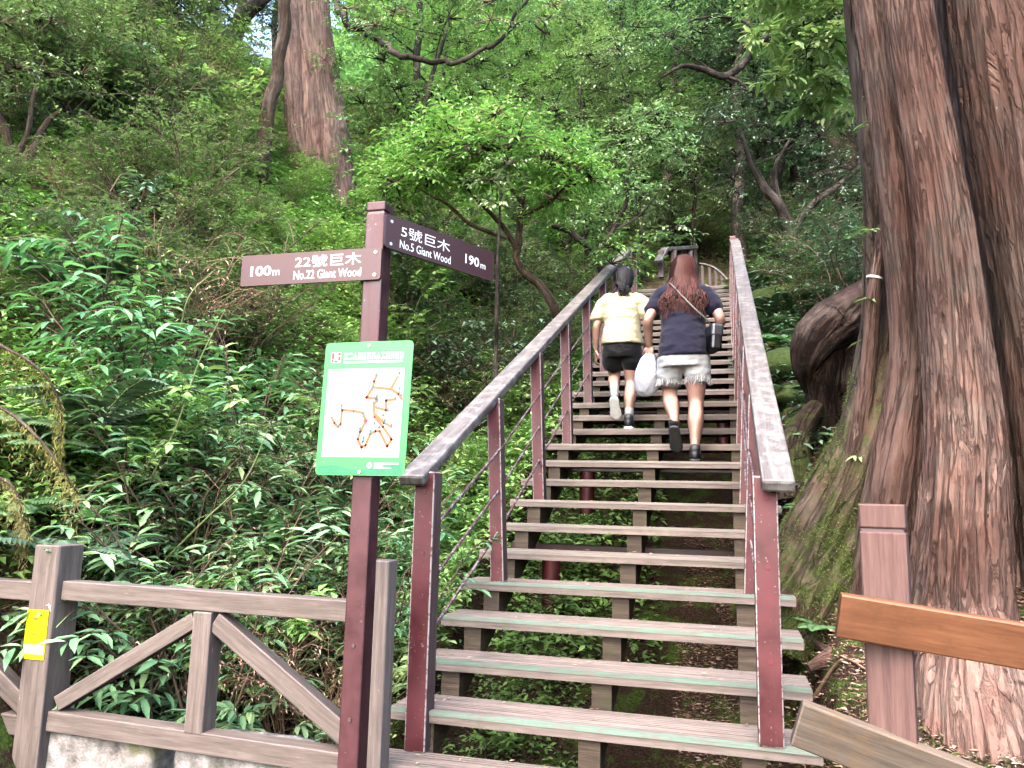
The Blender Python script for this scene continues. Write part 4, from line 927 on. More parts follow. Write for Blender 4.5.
# mossy dark edge lobe, reddish lobe, big bare lobe, outer lobe
zz = lambda V: V[:, 2]+cb[2]
lobe([(790, 640, 4.75), (838, 540, 4.7), (878, 440, 4.6), (893, 330, 4.6), (893, 200, 4.6), (884, 100, 4.6), (872, 0, 4.6), (850, -200, 4.8), (830, -500, 5)], [.34, .31, .23, .17, .15, .15, .15, .15, .15], 3, .2, mat='bark_moss', nm='buttress', moss=lambda V: np.clip(.30-.10*zz(V), -.08, .22), strips=40)
lobe([(850, 720, 4.55), (880, 600, 4.45), (900, 480, 4.3), (912, 350, 4.25), (898, 180, 4.2), (874, 0, 4.2), (850, -220, 4.3), (830, -500, 4.5)], [.30, .22, .16, .105, .10, .105, .11, .11], 5, .16, moss=lambda V: np.clip(.25-.3*zz(V), -.5, .2))
lobe([(965, 850, 3.75), (962, 700, 3.8), (960, 600, 3.85), (962, 520, 3.85), (964, 440, 3.9), (955, 330, 3.95), (938, 190, 4.0), (910, 30, 4.05), (880, -200, 4.2), (850, -500, 4.4)], [.34, .27, .225, .195, .175, .15, .125, .115, .115, .12], 8, .17, 150, 3.2, strips=420)
lobe([(1130, 850, 3.9), (1128, 700, 3.95), (1122, 560, 4.0), (1112, 440, 4.0), (1100, 330, 4.05), (1078, 180, 4.1), (1052, 0, 4.15), (1020, -250, 4.3), (990, -550, 4.5)], [.6, .52, .48, .47, .47, .47, .48, .48, .46], 11, .085, 220, 6, strips=620)
lobe([(1010, 960, 3.3), (990, 800, 3.4), (975, 690, 3.6), (965, 610, 3.8)], [.55, .40, .28, .16], 19, .12, 130, 3.2)
lobe([(1010, 840, 3.9), (1005, 720, 4.0), (1010, 620, 4.1), (1018, 540, 4.2), (1012, 470, 4.3)], [.2, .14, .10, .07, .05], 13, .2)
lobe([(905, 760, 4.1), (915, 680, 4.15), (920, 600, 4.2), (918, 520, 4.25), (915, 440, 4.3)], [.22, .15, .11, .08, .06], 14, .2, mat='bark_moss', moss=lambda V: -.12+0*V[:, 0])
lobe([(822, 640, 4.6), (838, 560, 4.55), (852, 480, 4.5), (866, 380, 4.44), (874, 290, 4.42), (883, 225, 4.45)], [.06, .07, .06, .042, .034, .025], 17, .12, 60, nm='root_stem')
m = MB(); m.tube(L3([(874.6, 279, 4.42), (875.1, 277, 4.42)]), .046, 14, cap=False); m.build('band', MAT['white'], cedar, True)
# ground roots
for pts, R, sd in (([(870, 640, 4.3), (835, 655, 4.2), (808, 668, 4.15)], [.09, .05, .02], 21), ([(880, 690, 3.9), (850, 672, 4.0), (815, 640, 4.4)], [.07, .04, .015], 22), ([(900, 735, 3.5), (870, 700, 3.7), (840, 690, 3.9)], [.06, .04, .015], 23)):
    lobe(pts, R, sd, .2, 30, nm='root', strips=0)
# moss tufts on the buttress
bo = [o for o in COL.objects if o.parent == cedar and o.name.startswith('buttress')][0]
V = np.zeros(len(bo.data.vertices)*3); bo.data.vertices.foreach_get('co', V); V = V.reshape(-1, 3); Nn = np.zeros_like(V).ravel(); bo.data.vertices.foreach_get('normal', Nn); Nn = Nn.reshape(-1, 3)
w = np.clip(1.1-.5*(V[:, 2]+cb[2]), 0, 1)*(fbm(V*5, 3) > -.1)*(Nn@nz(CAM-cb) > -.3); w = w/w.sum(); ii = rng.choice(len(V), 26000, p=w)
m = MB(); put_leaves(m, V[ii]+rdir_(len(ii))*.012, Nn[ii]*.8+rdir_(len(ii))*.8+A(0, 0, -.3), rdir_(len(ii)), rng.uniform(.008, .018, len(ii)), rng.uniform(.002, .005, len(ii)), 'far'); tag(m.build('moss', MAT['moss'], cedar), kind='stuff')
# leaves hugging the trunk edge
m = MB(); P0 = np.array([at(rng.uniform(862, 875), y, 4.45)-cb for y in (100, 128, 226, 232, 300, 338, 455, 488)]); put_leaves(m, *twig_leaves(P0, rdir_(len(P0), 0, .3)-A(.5, .5, 0), .09, 5, .09, .3), 'fine'); tag(m.build('sprout', MAT['l_bright'], cedar, True), kind='stuff')

# hollow stump beyond the buttress
sb = ground_px(826, 7.0); stump = thing('hollow_stump', 'dark hollow burl-topped stump with moss, between handrail and cedar buttress', 'stump', tuple(sb))
def lobe2(pts, R, seed, amp, n, nm, moss):
    m = MB(); P = [at(*p)-sb for p in pts]; lobe_tube(m, P, R, n, amp, 2., 1.1, seed); o = m.build(nm, MAT['burl'], stump, True); set_moss(o, moss); return o
mo_ = lambda V: np.clip(-.1+.35*(V[:, 2]-1.1), -.15, .22)
lobe2([(806, 392, 6.5), (806, 362, 6.42), (816, 340, 6.4), (834, 325, 6.45), (855, 308, 6.45), (884, 280, 6.45)], [.02, .12, .19, .22, .19, .10], 31, .24, 90, 'burl', mo_)
lobe2([(828, 520, 6.6), (824, 450, 6.55), (822, 400, 6.5), (822, 365, 6.45), (826, 335, 6.45)], [.27, .15, .12, .15, .15], 32, .22, 70, 'body', lambda V: -.12+0*V[:, 0])
lobe2([(846, 500, 6.62), (842, 440, 6.62), (842, 390, 6.58), (846, 340, 6.5)], [.26, .22, .20, .17], 36, .22, 70, 'body', lambda V: -.1+0*V[:, 0])
lobe2([(868, 500, 6.9), (866, 430, 6.9), (866, 370, 6.85), (872, 310, 6.8)], [.3, .24, .22, .2], 35, .2, 70, 'body', lambda V: -.15+0*V[:, 0])
lobe2([(798, 500, 6.2), (792, 458, 6.3), (802, 430, 6.4), (818, 405, 6.45)], [.2, .15, .11, .07], 33, .2, 60, 'root', lambda V: .12+0*V[:, 0])

# far giant cedar on the bank
fb = ground_px(318, 14); fc = thing('far_giant_cedar', 'huge grey-red cedar trunk high on the bank above the direction boards', 'tree', tuple(fb))
def L4(pts): return [at(*p)-fb for p in pts]
for k, (pts, R, amp, n) in enumerate((([(318, 245, 13.5), (318, 200, 13.5), (316, 150, 13.5), (312, 90, 13.6), (305, 30, 13.7), (302, -40, 13.8), (298, -150, 14)], [.62, .53, .50, .48, .45, .43, .38], .10, 110),
        ([(300, 215, 13.2), (302, 170, 13.15), (298, 110, 13.2), (293, 50, 13.3), (290, -30, 13.5)], [.26, .22, .2, .2, .19], .12, 70), ([(338, 215, 13.2), (336, 160, 13.2), (330, 110, 13.3), (320, 40, 13.4), (316, -30, 13.5)], [.3, .27, .24, .22, .2], .14, 70))):
    m = MB(); lobe_tube(m, L4(pts), R, n, amp, 3, .8, 41+k); m.build('trunk' if k == 0 else 'trunk_lobe', MAT['bark_far'], fc, True)
m = MB(); P = spline([at(*q)-fb for q in ((335, 5, 13.4), (350, 22, 13.0), (372, 38, 12.8), (398, 52, 12.6), (428, 61, 12.5), (455, 61, 12.4), (478, 52, 12.4), (498, 42, 12.4), (512, 28, 12.4), (530, 22, 12.4), (545, 38, 12.4))], 5)
P = P+fbm(P*3.1, 3)[:, None]*A(.16, .1, .22); m.tube(P, np.linspace(.065, .018, len(P)), 8); P2 = spline([at(*q)-fb for q in ((510, 30, 12.4), (516, 12, 12.4), (528, 0, 12.4), (532, -20, 12.4))], 4); m.tube(P2, np.linspace(.04, .015, len(P2)), 6); m.build('branch', MAT['bark'], fc, True)
m = MB(); tw = MB()
for _ in range(16): crown_cluster(m, tw, at(rng.uniform(345, 555), rng.uniform(-45, 40), 12.5+rng.uniform(-.8, .8))-fb, rng.uniform(.4, .7), 22, 8, .085, .34, 'mid', .7, None, .6)
for px, py in ((345, 120), (350, 150), (352, 90), (340, 60), (312, 165), (325, 60)): crown_cluster(m, tw, at(px, py, 12.9)-fb, .3, 16, 7, .09, .38, 'mid')
m.build('crown', MAT['l_far'], fc, True); tag(tw.build('twig', MAT['twig'], fc, True), kind='stuff')

# hanging mossy branches in the left hollow
for pts, lab in (([(-40, 320, 4.4), (0, 345, 4.3), (30, 362, 4.3), (52, 385, 4.3), (62, 420, 4.3), (60, 455, 4.3)], 'golden mossy branch drooping over the dark hollow'), ([(-40, 395, 4.3), (5, 410, 4.3), (40, 440, 4.25), (62, 470, 4.2), (80, 496, 4.2)], 'mossy branch lowest in the hollow, just above the fence post'), ([(-30, 470, 4.2), (10, 484, 4.2), (22, 515, 4.2), (28, 540, 4.2)], 'mossy strand hanging beside the fence post at the photo edge')):
    b0 = at(*pts[0]); P = spline([at(*q) for q in pts], 8)-b0; e = thing('mossy_branch', lab, 'branch', tuple(b0), 0, 'mossy branches in the hollow')
    m = MB(); m.tube(P, np.linspace(.012, .004, len(P)), 6); m.build('stem', MAT['bark_moss'], e, True)
    n = 1100; ii = rng.integers(0, len(P), n); Q = P[ii]+rdir_(n)*rng.uniform(0, .03, n)[:, None]+A(0, 0, -1)*(rng.random(n)**3*.22)[:, None]
    m = MB(); put_leaves(m, Q, rdir_(n)*.6+A(0, 0, -.9), rdir_(n), rng.uniform(.015, .05, n), rng.uniform(.002, .005, n), 'far'); tag(m.build('moss', MAT['l_moss'], e), kind='stuff')
# bare arching canes over the bank
for pts in ([(150, 480, 4.9), (175, 430, 4.9), (200, 360, 4.95), (225, 310, 5.0)], [(165, 560, 4.8), (205, 520, 4.7), (245, 480, 4.7), (268, 430, 4.75)], [(180, 330, 5.2), (190, 295, 5.2), (215, 270, 5.3)]):
    b0 = at(*pts[0]); P = spline([at(*q) for q in pts], 6)-b0; m = MB(); m.tube(P, np.linspace(.008, .003, len(P)), 6); o = m.build('bare_cane', MAT['greentwig'], None, True); o.location = b0
    tag(o, 'thin pale bare cane arching through the lance-leaf shrubs', 'cane', 'bare canes on the bank')

# leaf litter and sticks beside the steps
def litter(n):
    x = rng.uniform(.3, 2.3, n); y = rng.uniform(-1.2, 3.2, n); z = G(x, y)+.006
    ok = ((x > 1.0) | (y > .15)) & (fbm(np.stack([x*2, y*2, 0*x], -1), 3) > -.35); P = np.stack([x, y, z], -1)[ok]; k = len(P)
    m = MB(); L = rng.uniform(.012, .05, k); put_leaves(m, P+A(0, 0, .012)*rng.random((k, 1)), rdir_(k, -.1, .25), A(0, 0, 1)+rdir_(k)*.4, L, np.where(rng.random(k) < .7, .005, L*.4), 'far'); return m
tag(litter(34000).build('leaf_litter', MAT['l_litter']), kind='stuff')
P_ = []
for k in range(0, 14):
    for _ in range(max(5, 30-2*k)): P_.append((rng.uniform(-.95, .95)*(1 if k < 3 else .85), (k-1)*GO+rng.uniform(.03, .33), k*RISE+.008))
P_ = np.array(P_); k = len(P_); L = rng.uniform(.012, .045, k); m = MB(); put_leaves(m, P_, rdir_(k, -.05, .15), A(0, 0, 1)+rdir_(k)*.15, L, L*rng.uniform(.12, .5, k), 'far'); tag(m.build('fallen_leaves', MAT['l_litter']), kind='stuff')
n = 9000; x = rng.uniform(1.0, 1.75, n); y = rng.uniform(-.9, 2.6, n); ok = fbm(np.stack([x*2.4+5, y*2.4, 0*x], -1), 3) > .05; x, y = x[ok], y[ok]
m = MB(); k = len(x); put_leaves(m, np.stack([x, y, G(x, y)], -1), rdir_(k, .1, 1), rdir_(k), rng.uniform(.015, .045, k), rng.uniform(.005, .01, k), 'far'); tag(m.build('ground_moss', MAT['moss']), kind='stuff')
for pts, lab in (([(805, 640, 4.2), (840, 655, 4.0), (868, 672, 3.8)], 'brown fallen stick lying on the litter beside the lower treads'), ([(800, 606, 4.6), (830, 592, 4.5), (862, 604, 4.3)], 'thin curved fallen stick at the foot of the mossy buttress'), ([(812, 690, 3.9), (838, 700, 3.7), (862, 722, 3.5)], 'short fallen stick behind the old plank end')):
    P = []
    for q in pts:
        p = at(*q); p[2] = float(G(p[0], p[1]))+.02; P.append(p)
    P = spline(P, 5); b0 = P[0].copy(); m = MB(); m.tube(P-b0, np.linspace(.012, .006, len(P)), 6); o = m.build('fallen_stick', MAT['drytwig'], None, True); o.location = b0; tag(o, lab, 'stick', 'fallen sticks')
# mossy rocks past the handrail
for px, d, r, lab in ((790, 9.0, .42, 'flat mossy rock by the handrail, in front of the hollow stump'), (786, 12.0, .55, 'round mossy boulder in the ferns further up the slope'), (793, 8.2, .22, 'pale bare stone beside the mossy rock')):
    p = ground_px(px, d); m = MB(); m.ellipsoid((0, 0, r*.15), (r, r*.8, r*.5), 28, 18); V = m.V[0]; V += (fbm(V*3+px, 4)*.2*r)[:, None]*nz(V)
    o = m.build('mossy_rock', MAT['stone'] if d == 8 else barkmat('rock_moss%d' % px, S(60, 56, 48), S(100, 96, 82), S(130, 126, 112), S(56, 70, 30), .42, 0), None, True); o.location = p
    tag(o, lab, 'rock')
    if d != 8: set_moss(o, lambda V: .05+.4*V[:, 2])
# ------------------------------------------------------------------ hikers
def proj(P):
    v = A(*P)-CAM; z = v@CF; return 512+F*(v@CR)/z, 384-F*(v@CU)/z
def solve_x(px, y, z):
    x = 0.
    for _ in range(30): x += (px-proj((x, y, z))[0])/100
    return x
def remesh(mb, name, mat, parent, voxel, it=6, fac=.5, noise=None):
    me = mb.mesh(name, mat); o = bpy.data.objects.new('tmp', me); COL.objects.link(o)
    r = o.modifiers.new('r', 'REMESH'); r.mode = 'VOXEL'; r.voxel_size = voxel; r.use_smooth_shade = True
    s = o.modifiers.new('s', 'SMOOTH'); s.iterations = it; s.factor = fac
    dg = bpy.context.evaluated_depsgraph_get(); dg.update(); m2 = bpy.data.meshes.new_from_object(o.evaluated_get(dg)); m2.name = name; bpy.data.objects.remove(o)
    if noise:
        V = np.zeros(len(m2.vertices)*3); m2.vertices.foreach_get('co', V); V = V.reshape(-1, 3); Nn = np.zeros(len(V)*3); m2.vertices.foreach_get('normal', Nn); Nn = Nn.reshape(-1, 3)
        V = V+Nn*noise(V)[:, None]; m2.vertices.foreach_set('co', V.ravel())
    m2.materials.clear(); m2.materials.append(mat); m2.update()
    o = bpy.data.objects.new(name, m2); COL.objects.link(o); o.parent = parent; return o
def loft(mb, rings, n=28):
    """closed stack of ellipses (cx,cy,cz,rx,ry)"""
    R = np.array(rings, float); t = np.linspace(0, 1, len(R)); tt = np.linspace(0, 1, len(R)*5)
    Q = spline(R, 5); m = len(Q); th = np.arange(n)/n*2*PI
    V = np.stack([Q[:, 0, None]+Q[:, 3, None]*np.cos(th), Q[:, 1, None]+Q[:, 4, None]*np.sin(th), np.broadcast_to(Q[:, 2, None], (m, n))], -1)
    i = np.arange(m-1)[:, None]*n; j = np.arange(n)[None]; k = (j+1) % n
    b = mb.n; mb.add(V.reshape(-1, 3), np.stack([i+j, i+k, i+n+k, i+n+j], -1).reshape(-1, 4))
    f = [np.arange(n)[::-1][None], (np.arange(n)+(m-1)*n)[None]]
    for q in f: mb.F.append(q+b); mb.UV.append(np.zeros(q.shape+(2,))); mb.MI.append(np.zeros(1, int))
def limb(mb, P, R, n=16, k=6):
    P = np.array(P, float); S2 = spline(np.c_[P, R], k); P, R = S2[:, :3], np.maximum(S2[:, 3], .003)
    d0, d1 = nz(P[0]-P[1]), nz(P[-1]-P[-2])
    P = np.vstack([P[0]+d0*R[0]*.9, P[0]+d0*R[0]*.6, P, P[-1]+d1*R[-1]*.6, P[-1]+d1*R[-1]*.9]); R = np.r_[R[0]*.35, R[0]*.8, R, R[-1]*.8, R[-1]*.35]
    mb.tube(P, R, n)
def hand(mb, w, d, nrm, side, curl=.5):
    """palm, four unequal bent fingers and a thumb leaving the side of the palm"""
    d = nz(A(*d)); nrm = nz(A(*nrm)-d*(A(*nrm)@d)); s = np.cross(d, nrm)*side; w = A(*w)
    mb.ellipsoid(w+d*.045, (.039, .016, .052), 14, 10, 0, np.stack([s, nrm, d], 1))
    for q, L in ((-.028, .060), (-.010, .074), (.010, .080), (.028, .070)):
        b = w+d*.082+s*q; p1 = b+d*L*.42-nrm*-.008*curl; p2 = p1+(d*(1-curl*.55)+nrm*curl*.8)*L*.32; p3 = p2+(d*(1-curl)+nrm*curl*1.2)*L*.28
        limb(mb, [b-d*.02, b, p1, p2, p3], [.0085, .0088, .0082, .0075, .006], 8, 3)
    t0 = w+d*.025+s*.03; limb(mb, [t0, t0+s*.024+d*.025+nrm*.01, t0+s*.028+d*.055+nrm*.02], [.012, .010, .0075], 8, 4)
SK = NT('skin'); _n = SK.noise(SK.obj(), 14, 3)
MAT['skin'] = SK.done(SK.bsdf(SK.ramp(_n, [(.3, DK(S(206, 152, 134), .50)), (.7, DK(S(224, 176, 158), .52))]), .5, None, .35, **{'Subsurface Weight': .08, 'Subsurface Radius': (.02, .008, .005)}))
def cloth(name, c, var=.1, sc=9):
    c = DK(c, .42); t = NT(name); o = t.obj(); n = t.noise(o, sc, 5, .6); w = t.noise(o, 260, 2)
    col = t.ramp(n, [(.25, tuple(x*(1-var) for x in c[:3])+(1,)), (.75, tuple(min(1, x*(1+var)) for x in c[:3])+(1,))])
    return t.done(t.bsdf(col, .9, t.bump(t.math('ADD', n, t.math('MULTIPLY', w, .12)), .35, .02), .15, **{'Sheen Weight': .15}))
MAT['yellow'] = cloth('yellow_tee', S(226, 212, 170)); MAT['navy'] = cloth('navy_tee', S(36, 35, 58)); MAT['blackcloth'] = cloth('black_shorts', S(32, 32, 36)); MAT['denim'] = cloth('white_denim', S(245, 245, 248), .08, 14)
MAT['sock'] = cloth('white_sock', S(220, 218, 222)); MAT['darksock'] = cloth('dark_sock', S(40, 40, 48)); MAT['shoe'] = plain('black_shoe', S(38, 38, 42), .6); MAT['sole_w'] = plain('white_sole', S(224, 222, 218), .6); MAT['sole_d'] = plain('dark_sole', S(54, 52, 52), .8)
def hairmat(name, a, b):
    a, b = DK(a, .6), DK(b, .6); t = NT(name); h = t.noise(t.mapv(t.uv(), (2, 160, 1)), 1, 4, .6)
    r = t.n('ShaderNodeNewGeometry').outputs['Random Per Island']
    return t.done(t.bsdf(t.ramp(t.math('ADD', t.math('MULTIPLY', r, .6), t.math('MULTIPLY', h, .4)), [(.15, a), (.85, b)]), .55, None, .18))
MAT['hair_dark'] = hairmat('dark_hair', S(14, 12, 15), S(36, 31, 37)); MAT['hair_red'] = hairmat('reddish_hair', S(34, 17, 15), S(98, 52, 44))
WR = lambda amp, sc: (lambda V: amp*(fbm(V*np.array([sc, sc, sc*1.5])+4, 4)+.6*(1-2*np.abs(fbm(V*np.array([sc*.7, sc*.7, sc*1.6])+9, 2)))-.3))

def shoe(parent, heel, toe, up, sole, nm='shoe'):
    h, t = A(*heel), A(*toe); d = nz(t-h); u = nz(A(*up)-d*(A(*up)@d)); s = np.cross(d, u)
    m = MB(); L = np.linalg.norm(t-h); fr_ = np.array([0, .04, .15, .3, .5, .68, .82, .93, 1.0]); wd = np.array([.012, .028, .037, .036, .037, .044, .044, .034, .012])*1.02; hg = np.array([.016, .036, .046, .048, .040, .028, .022, .019, .010])
    m.tube(h+d*(L*fr_)[:, None]+u*(hg*.92+.006)[:, None], wd, 18, flat=hg/wd, up=tuple(s))
    limb(m, [h+d*L*.14+u*.05, h+d*L*.13+u*.10], [.040, .041])
    o = remesh(m, nm, MAT['shoe'], parent, .006, 4)
    m = MB(); ws = wd*1.1+.002; m.tube(h+d*(L*(fr_*1.03-.015))[:, None]+u*.012, ws, 18, flat=.017/ws, up=tuple(s))
    remesh(m, 'sole', sole, o, .006, 3); return o
def face(parent, c, s=1.0):
    c = A(*c)
    for q in (-1, 1):
        m = MB(); m.ellipsoid(c+A(q*.032, .083, .005)*s, (.014*s, .009*s, .008*s), 10, 8); e = m.build('eye', MAT['white'], parent, True)
        m = MB(); m.ellipsoid(c+A(q*.032, .0905, .005)*s, (.006*s, .003*s, .006*s), 10, 8); m.build('iris', MAT['shoe'], e, True)
    m = MB(); m.tube(spline([c+A(-.022, .088, -.05)*s, c+A(0, .095, -.052)*s, c+A(.022, .088, -.05)*s], 4), .005*s, 6); m.build('mouth', plain('lip', S(160, 88, 84), .5), parent, True)
def headmesh(b, c, s=1.0):
    c = A(*c); b.ellipsoid(c+A(0, -.005, .02)*s, (.076*s, .096*s, .098*s), 24, 16); b.ellipsoid(c+A(0, .028, -.055)*s, (.056*s, .064*s, .062*s), 20, 14)
    limb(b, [c+A(0, .09, .0)*s, c+A(0, .105, -.025)*s], [.010*s, .014*s], 10, 3)
    for q in (-1, 1): b.ellipsoid(c+A(q*.078, .0, -.01)*s, (.010*s, .022*s, .032*s), 10, 8)

# --- woman in navy
wy = 8*GO+.075; wz = 9*RISE+.001; wx = solve_x(694, wy, wz)-.078
wm = thing('person', 'woman climbing in navy tee and white denim shorts with long reddish hair', 'person', (wx, wy, wz))
wm.scale = (1.12, 1.12, 1.12)
b = MB()
loft(b, [(0, .06, .74, .135, .11), (0, .06, .84, .165, .12), (0, .07, .94, .150, .105), (0, .09, 1.05, .138, .098), (0, .12, 1.2, .158, .108), (0, .15, 1.31, .155, .09), (0, .165, 1.37, .10, .065), (0, .175, 1.41, .055, .055)])
limb(b, [(0, .17, 1.38), (0, .20, 1.44), (0, .225, 1.50)], [.052, .048, .05]); HC = A(0, .235, 1.545); headmesh(b, HC)
limb(b, [(.085, .06, .80), (.088, .085, .64), (.088, .09, .48), (.086, .065, .40), (.084, .035, .31), (.080, .01, .16), (.078, .0, .08)], [.098, .084, .060, .056, .060, .038, .036])
limb(b, [(-.085, .06, .80), (-.105, .14, .69), (-.118, .22, .58), (-.112, .17, .51), (-.095, .09, .44), (-.075, .02, .345), (-.07, .0, .30)], [.098, .085, .062, .057, .060, .040, .036])
limb(b, [(.078, .02, .06), (.078, .12, .03)], [.036, .026]); limb(b, [(-.07, .01, .28), (-.062, .06, .19)], [.036, .026])
limb(b, [(-.165, .15, 1.335), (-.215, .12, 1.22), (-.262, .05, 1.11), (-.272, .09, 1.04), (-.268, .15, .925)], [.056, .047, .040, .038, .026]); hand(b, (-.268, .155, .92), (0, .1, -1), (.3, .9, .1), -1, .9)
limb(b, [(.165, .15, 1.335), (.225, .12, 1.22), (.275, .08, 1.09), (.25, .16, 1.05), (.20, .29, 1.04)], [.056, .047, .040, .038, .026]); hand(b, (.195, .30, 1.04), (-.3, 1, .1), (-.9, -.3, -.2), 1, .8)
remesh(b, 'body', MAT['skin'], wm, .0055, 5)
s = MB(); loft(s, [(0, .045, .80, 0.2000, 0.1395), (0, .045, .83, 0.1972, 0.1376), (0, .055, .95, 0.1814, 0.1256), (0, .085, 1.08, 0.1693, 0.1172), (0, .12, 1.22, 0.1767, 0.1209), (0, .148, 1.32, 0.1674, 0.1042), (0, .165, 1.375, 0.1070, 0.0763), (0, .172, 1.40, 0.0698, 0.0614)])
for q in (-1, 1): limb(s, [(q*.135, .15, 1.325), (q*.185, .142, 1.285), (q*.232, .118, 1.19)], [.078, .074, .072], 18)
remesh(s, 'shirt', MAT['navy'], wm, .009, 4, .5, WR(.010, 9))
s = MB(); loft(s, [(0, .055, .72, .178, .130), (0, .055, .82, .190, .135), (0, .055, .9, .175, .125)])
limb(s, [(.092, .06, .80), (.103, .072, .672)], [.104, .102], 20); limb(s, [(-.092, .06, .80), (-.111, .125, .675)], [.104, .102], 20)
sh = remesh(s, 'shorts', MAT['denim'], wm, .009, 3, .5, WR(.006, 14))
m = MB()
for q, cx, cy in ((1, .103, .072), (-1, -.112, .13)):
    for k in range(95):
        a = rng.uniform(0, 2*PI); p = A(cx+.094*math.cos(a), cy+.094*math.sin(a), .612+rng.uniform(-.005, .02)); e = p+A(.012*rng.normal(), .012*rng.normal(), -rng.uniform(.012, .035)); m.tube([p+A(0, 0, .03), p, e], [.004, .003, .0015], 3)
m.build('fringe', MAT['denim'], sh, True)
def hair(parent, mat, rings, strands, name='hair'):
    s = MB(); loft(s, rings, 40); o = remesh(s, name, mat, parent, .008, 3, .5, lambda V: .006*fbm(V*np.array([60, 60, 5.]), 2)); return o
ho = hair(wm, MAT['hair_red'], [(0, .035, 1.17, .085, .03), (0, .045, 1.22, .125, .045), (0, .085, 1.30, .142, .06), (0, .14, 1.38, .125, .078), (0, .195, 1.46, .101, .098), (0, .215, 1.55, .092, .108), (0, .23, 1.62, .070, .084), (0, .235, 1.655, .03, .04)], 0)
m = MB()
for k in range(300):
    a = rng.uniform(PI*1.0, PI*2.0) if k % 5 else rng.uniform(PI*.92, PI*2.08); ca, sa = math.cos(a), math.sin(a); e = rng.uniform(1.08, 1.22); j = lambda s_: rng.normal()*s_
    P = [(ca*.02+j(.004), .235+sa*.03, 1.662), (ca*.074, .225+sa*.088, 1.625), (ca*.098, .21+sa*.108, 1.55), (ca*.108, .19+sa*.102, 1.46), (ca*.124+j(.008), .155+sa*.10, 1.37), (ca*.150+j(.014), .085+sa*.072+j(.008), 1.29), (ca*.145+j(.022), .05+sa*.055+j(.01), (1.29+e)/2), (ca*.125+j(.03), .03+sa*.05, e)]
    m.tube(spline(P, 3), np.interp(np.linspace(0, 1, 22), [0, .2, .7, 1], [.006, .008, .007, .0015]), 5)
m.build('strand', MAT['hair_red'], ho, True)
face(wm, HC)
for q, hx, hz_, ax in ((1, (.078, -.045, .0), (.078, .185, .0), (0, 0, 1)), (-1, (-.074, -.045, .258), (-.058, .085, .075), (0, .55, 1))):
    shoe(wm, hx, hz_, ax, MAT['sole_d'])
for P, R in (([(.079, .004, .07), (.08, .006, .09)], [.039, .039]), ([(-.072, .0, .285), (-.074, .008, .305)], [.039, .040])):
    m = MB(); limb(m, P, R); m.build('sock', MAT['darksock'], wm, True)
W0 = A(wx, wy, wz)
# shoulder bag
hb = thing('shoulder_bag', 'small black shoulder bag on a thin strap at the hip of the navy woman', 'bag', tuple(W0+1.12*A(.215, -.02, .82))); hb.scale = (1.12, 1.12, 1.12)
m = MB(); m.beam((0, 0, 0), (0, 0, .20), .085, .19, (0, 1, 0)); 
o = m.build('body', plain('bag_leather', S(34, 34, 40), .38, .5), hb, bevel=.02); o.rotation_euler = (0, .08, .35)
m = MB(); m.beam((0, 0, .10), (0, 0, .203), .092, .196, (0, 1, 0)); o2 = m.build('flap', plain('bag_flap', S(64, 64, 72), .36, .5), hb, bevel=.02); o2.rotation_euler = (0, .08, .35)
Q = A(.215, -.02, .82); P = spline([(.215, -.03, 1.01), (.17, -.062, 1.07), (.10, -.062, 1.14), (.02, -.03, 1.235), (-.06, .02, 1.34), (-.105, .10, 1.405), (-.10, .20, 1.40), (-.02, .262, 1.26), (.10, .245, 1.10), (.215, .06, 1.01)], 6)-Q
m = MB(); m.tube(P, .0065, 8, flat=.4); m.build('strap', plain('strap_grey', S(88, 85, 82), .5), hb, True)
# plastic bag
pb = thing('carrier_bag', 'crumpled white plastic carrier bag hanging from the hand of the woman in navy', 'bag', tuple(W0+1.12*A(-.28, .17, .575))); pb.scale = (.98, .98, 1.12)
m = MB(); loft(m, [(-.02, 0, -.05, .03, .03), (-.02, 0, -.02, .085, .06), (-.02, 0, .06, .108, .075), (-.015, 0, .15, .098, .065), (0, 0, .23, .070, .045), (.01, 0, .285, .035, .03)], 36)
bg = NT('plastic_film'); pbd = bg.bsdf(DK(S(226, 226, 236), .7), .35, bg.bump(bg.noise(bg.mapv(bg.obj(), (14, 14, 5)), 1, 5, .7), .8, .02), .5); tr_ = bg.n('ShaderNodeBsdfTranslucent', {'Color': (.85, .85, .9, 1)}); mx_ = bg.n('ShaderNodeMixShader', {0: .3}); bg.t.links.new(pbd.outputs[0], mx_.inputs[1]); bg.t.links.new(tr_.outputs[0], mx_.inputs[2]); MAT['plastic'] = bg.done(mx_)
remesh(m, 'film', MAT['plastic'], pb, .008, 2, .5, lambda V: .016*(1-2*np.abs(fbm(V*np.array([11, 11, 5.])+2, 3)))-.006)
for q in (-.02, .025):
    m = MB(); m.tube(spline([(q+.0, q, .26), (q*.6+.012, q*.4, .31), (.016, -.005, .345), (.0+q, -q, .31), (q*.3, -q, .27)], 5), .008, 7, flat=.4); m.build('handle', MAT['plastic'], pb, True)

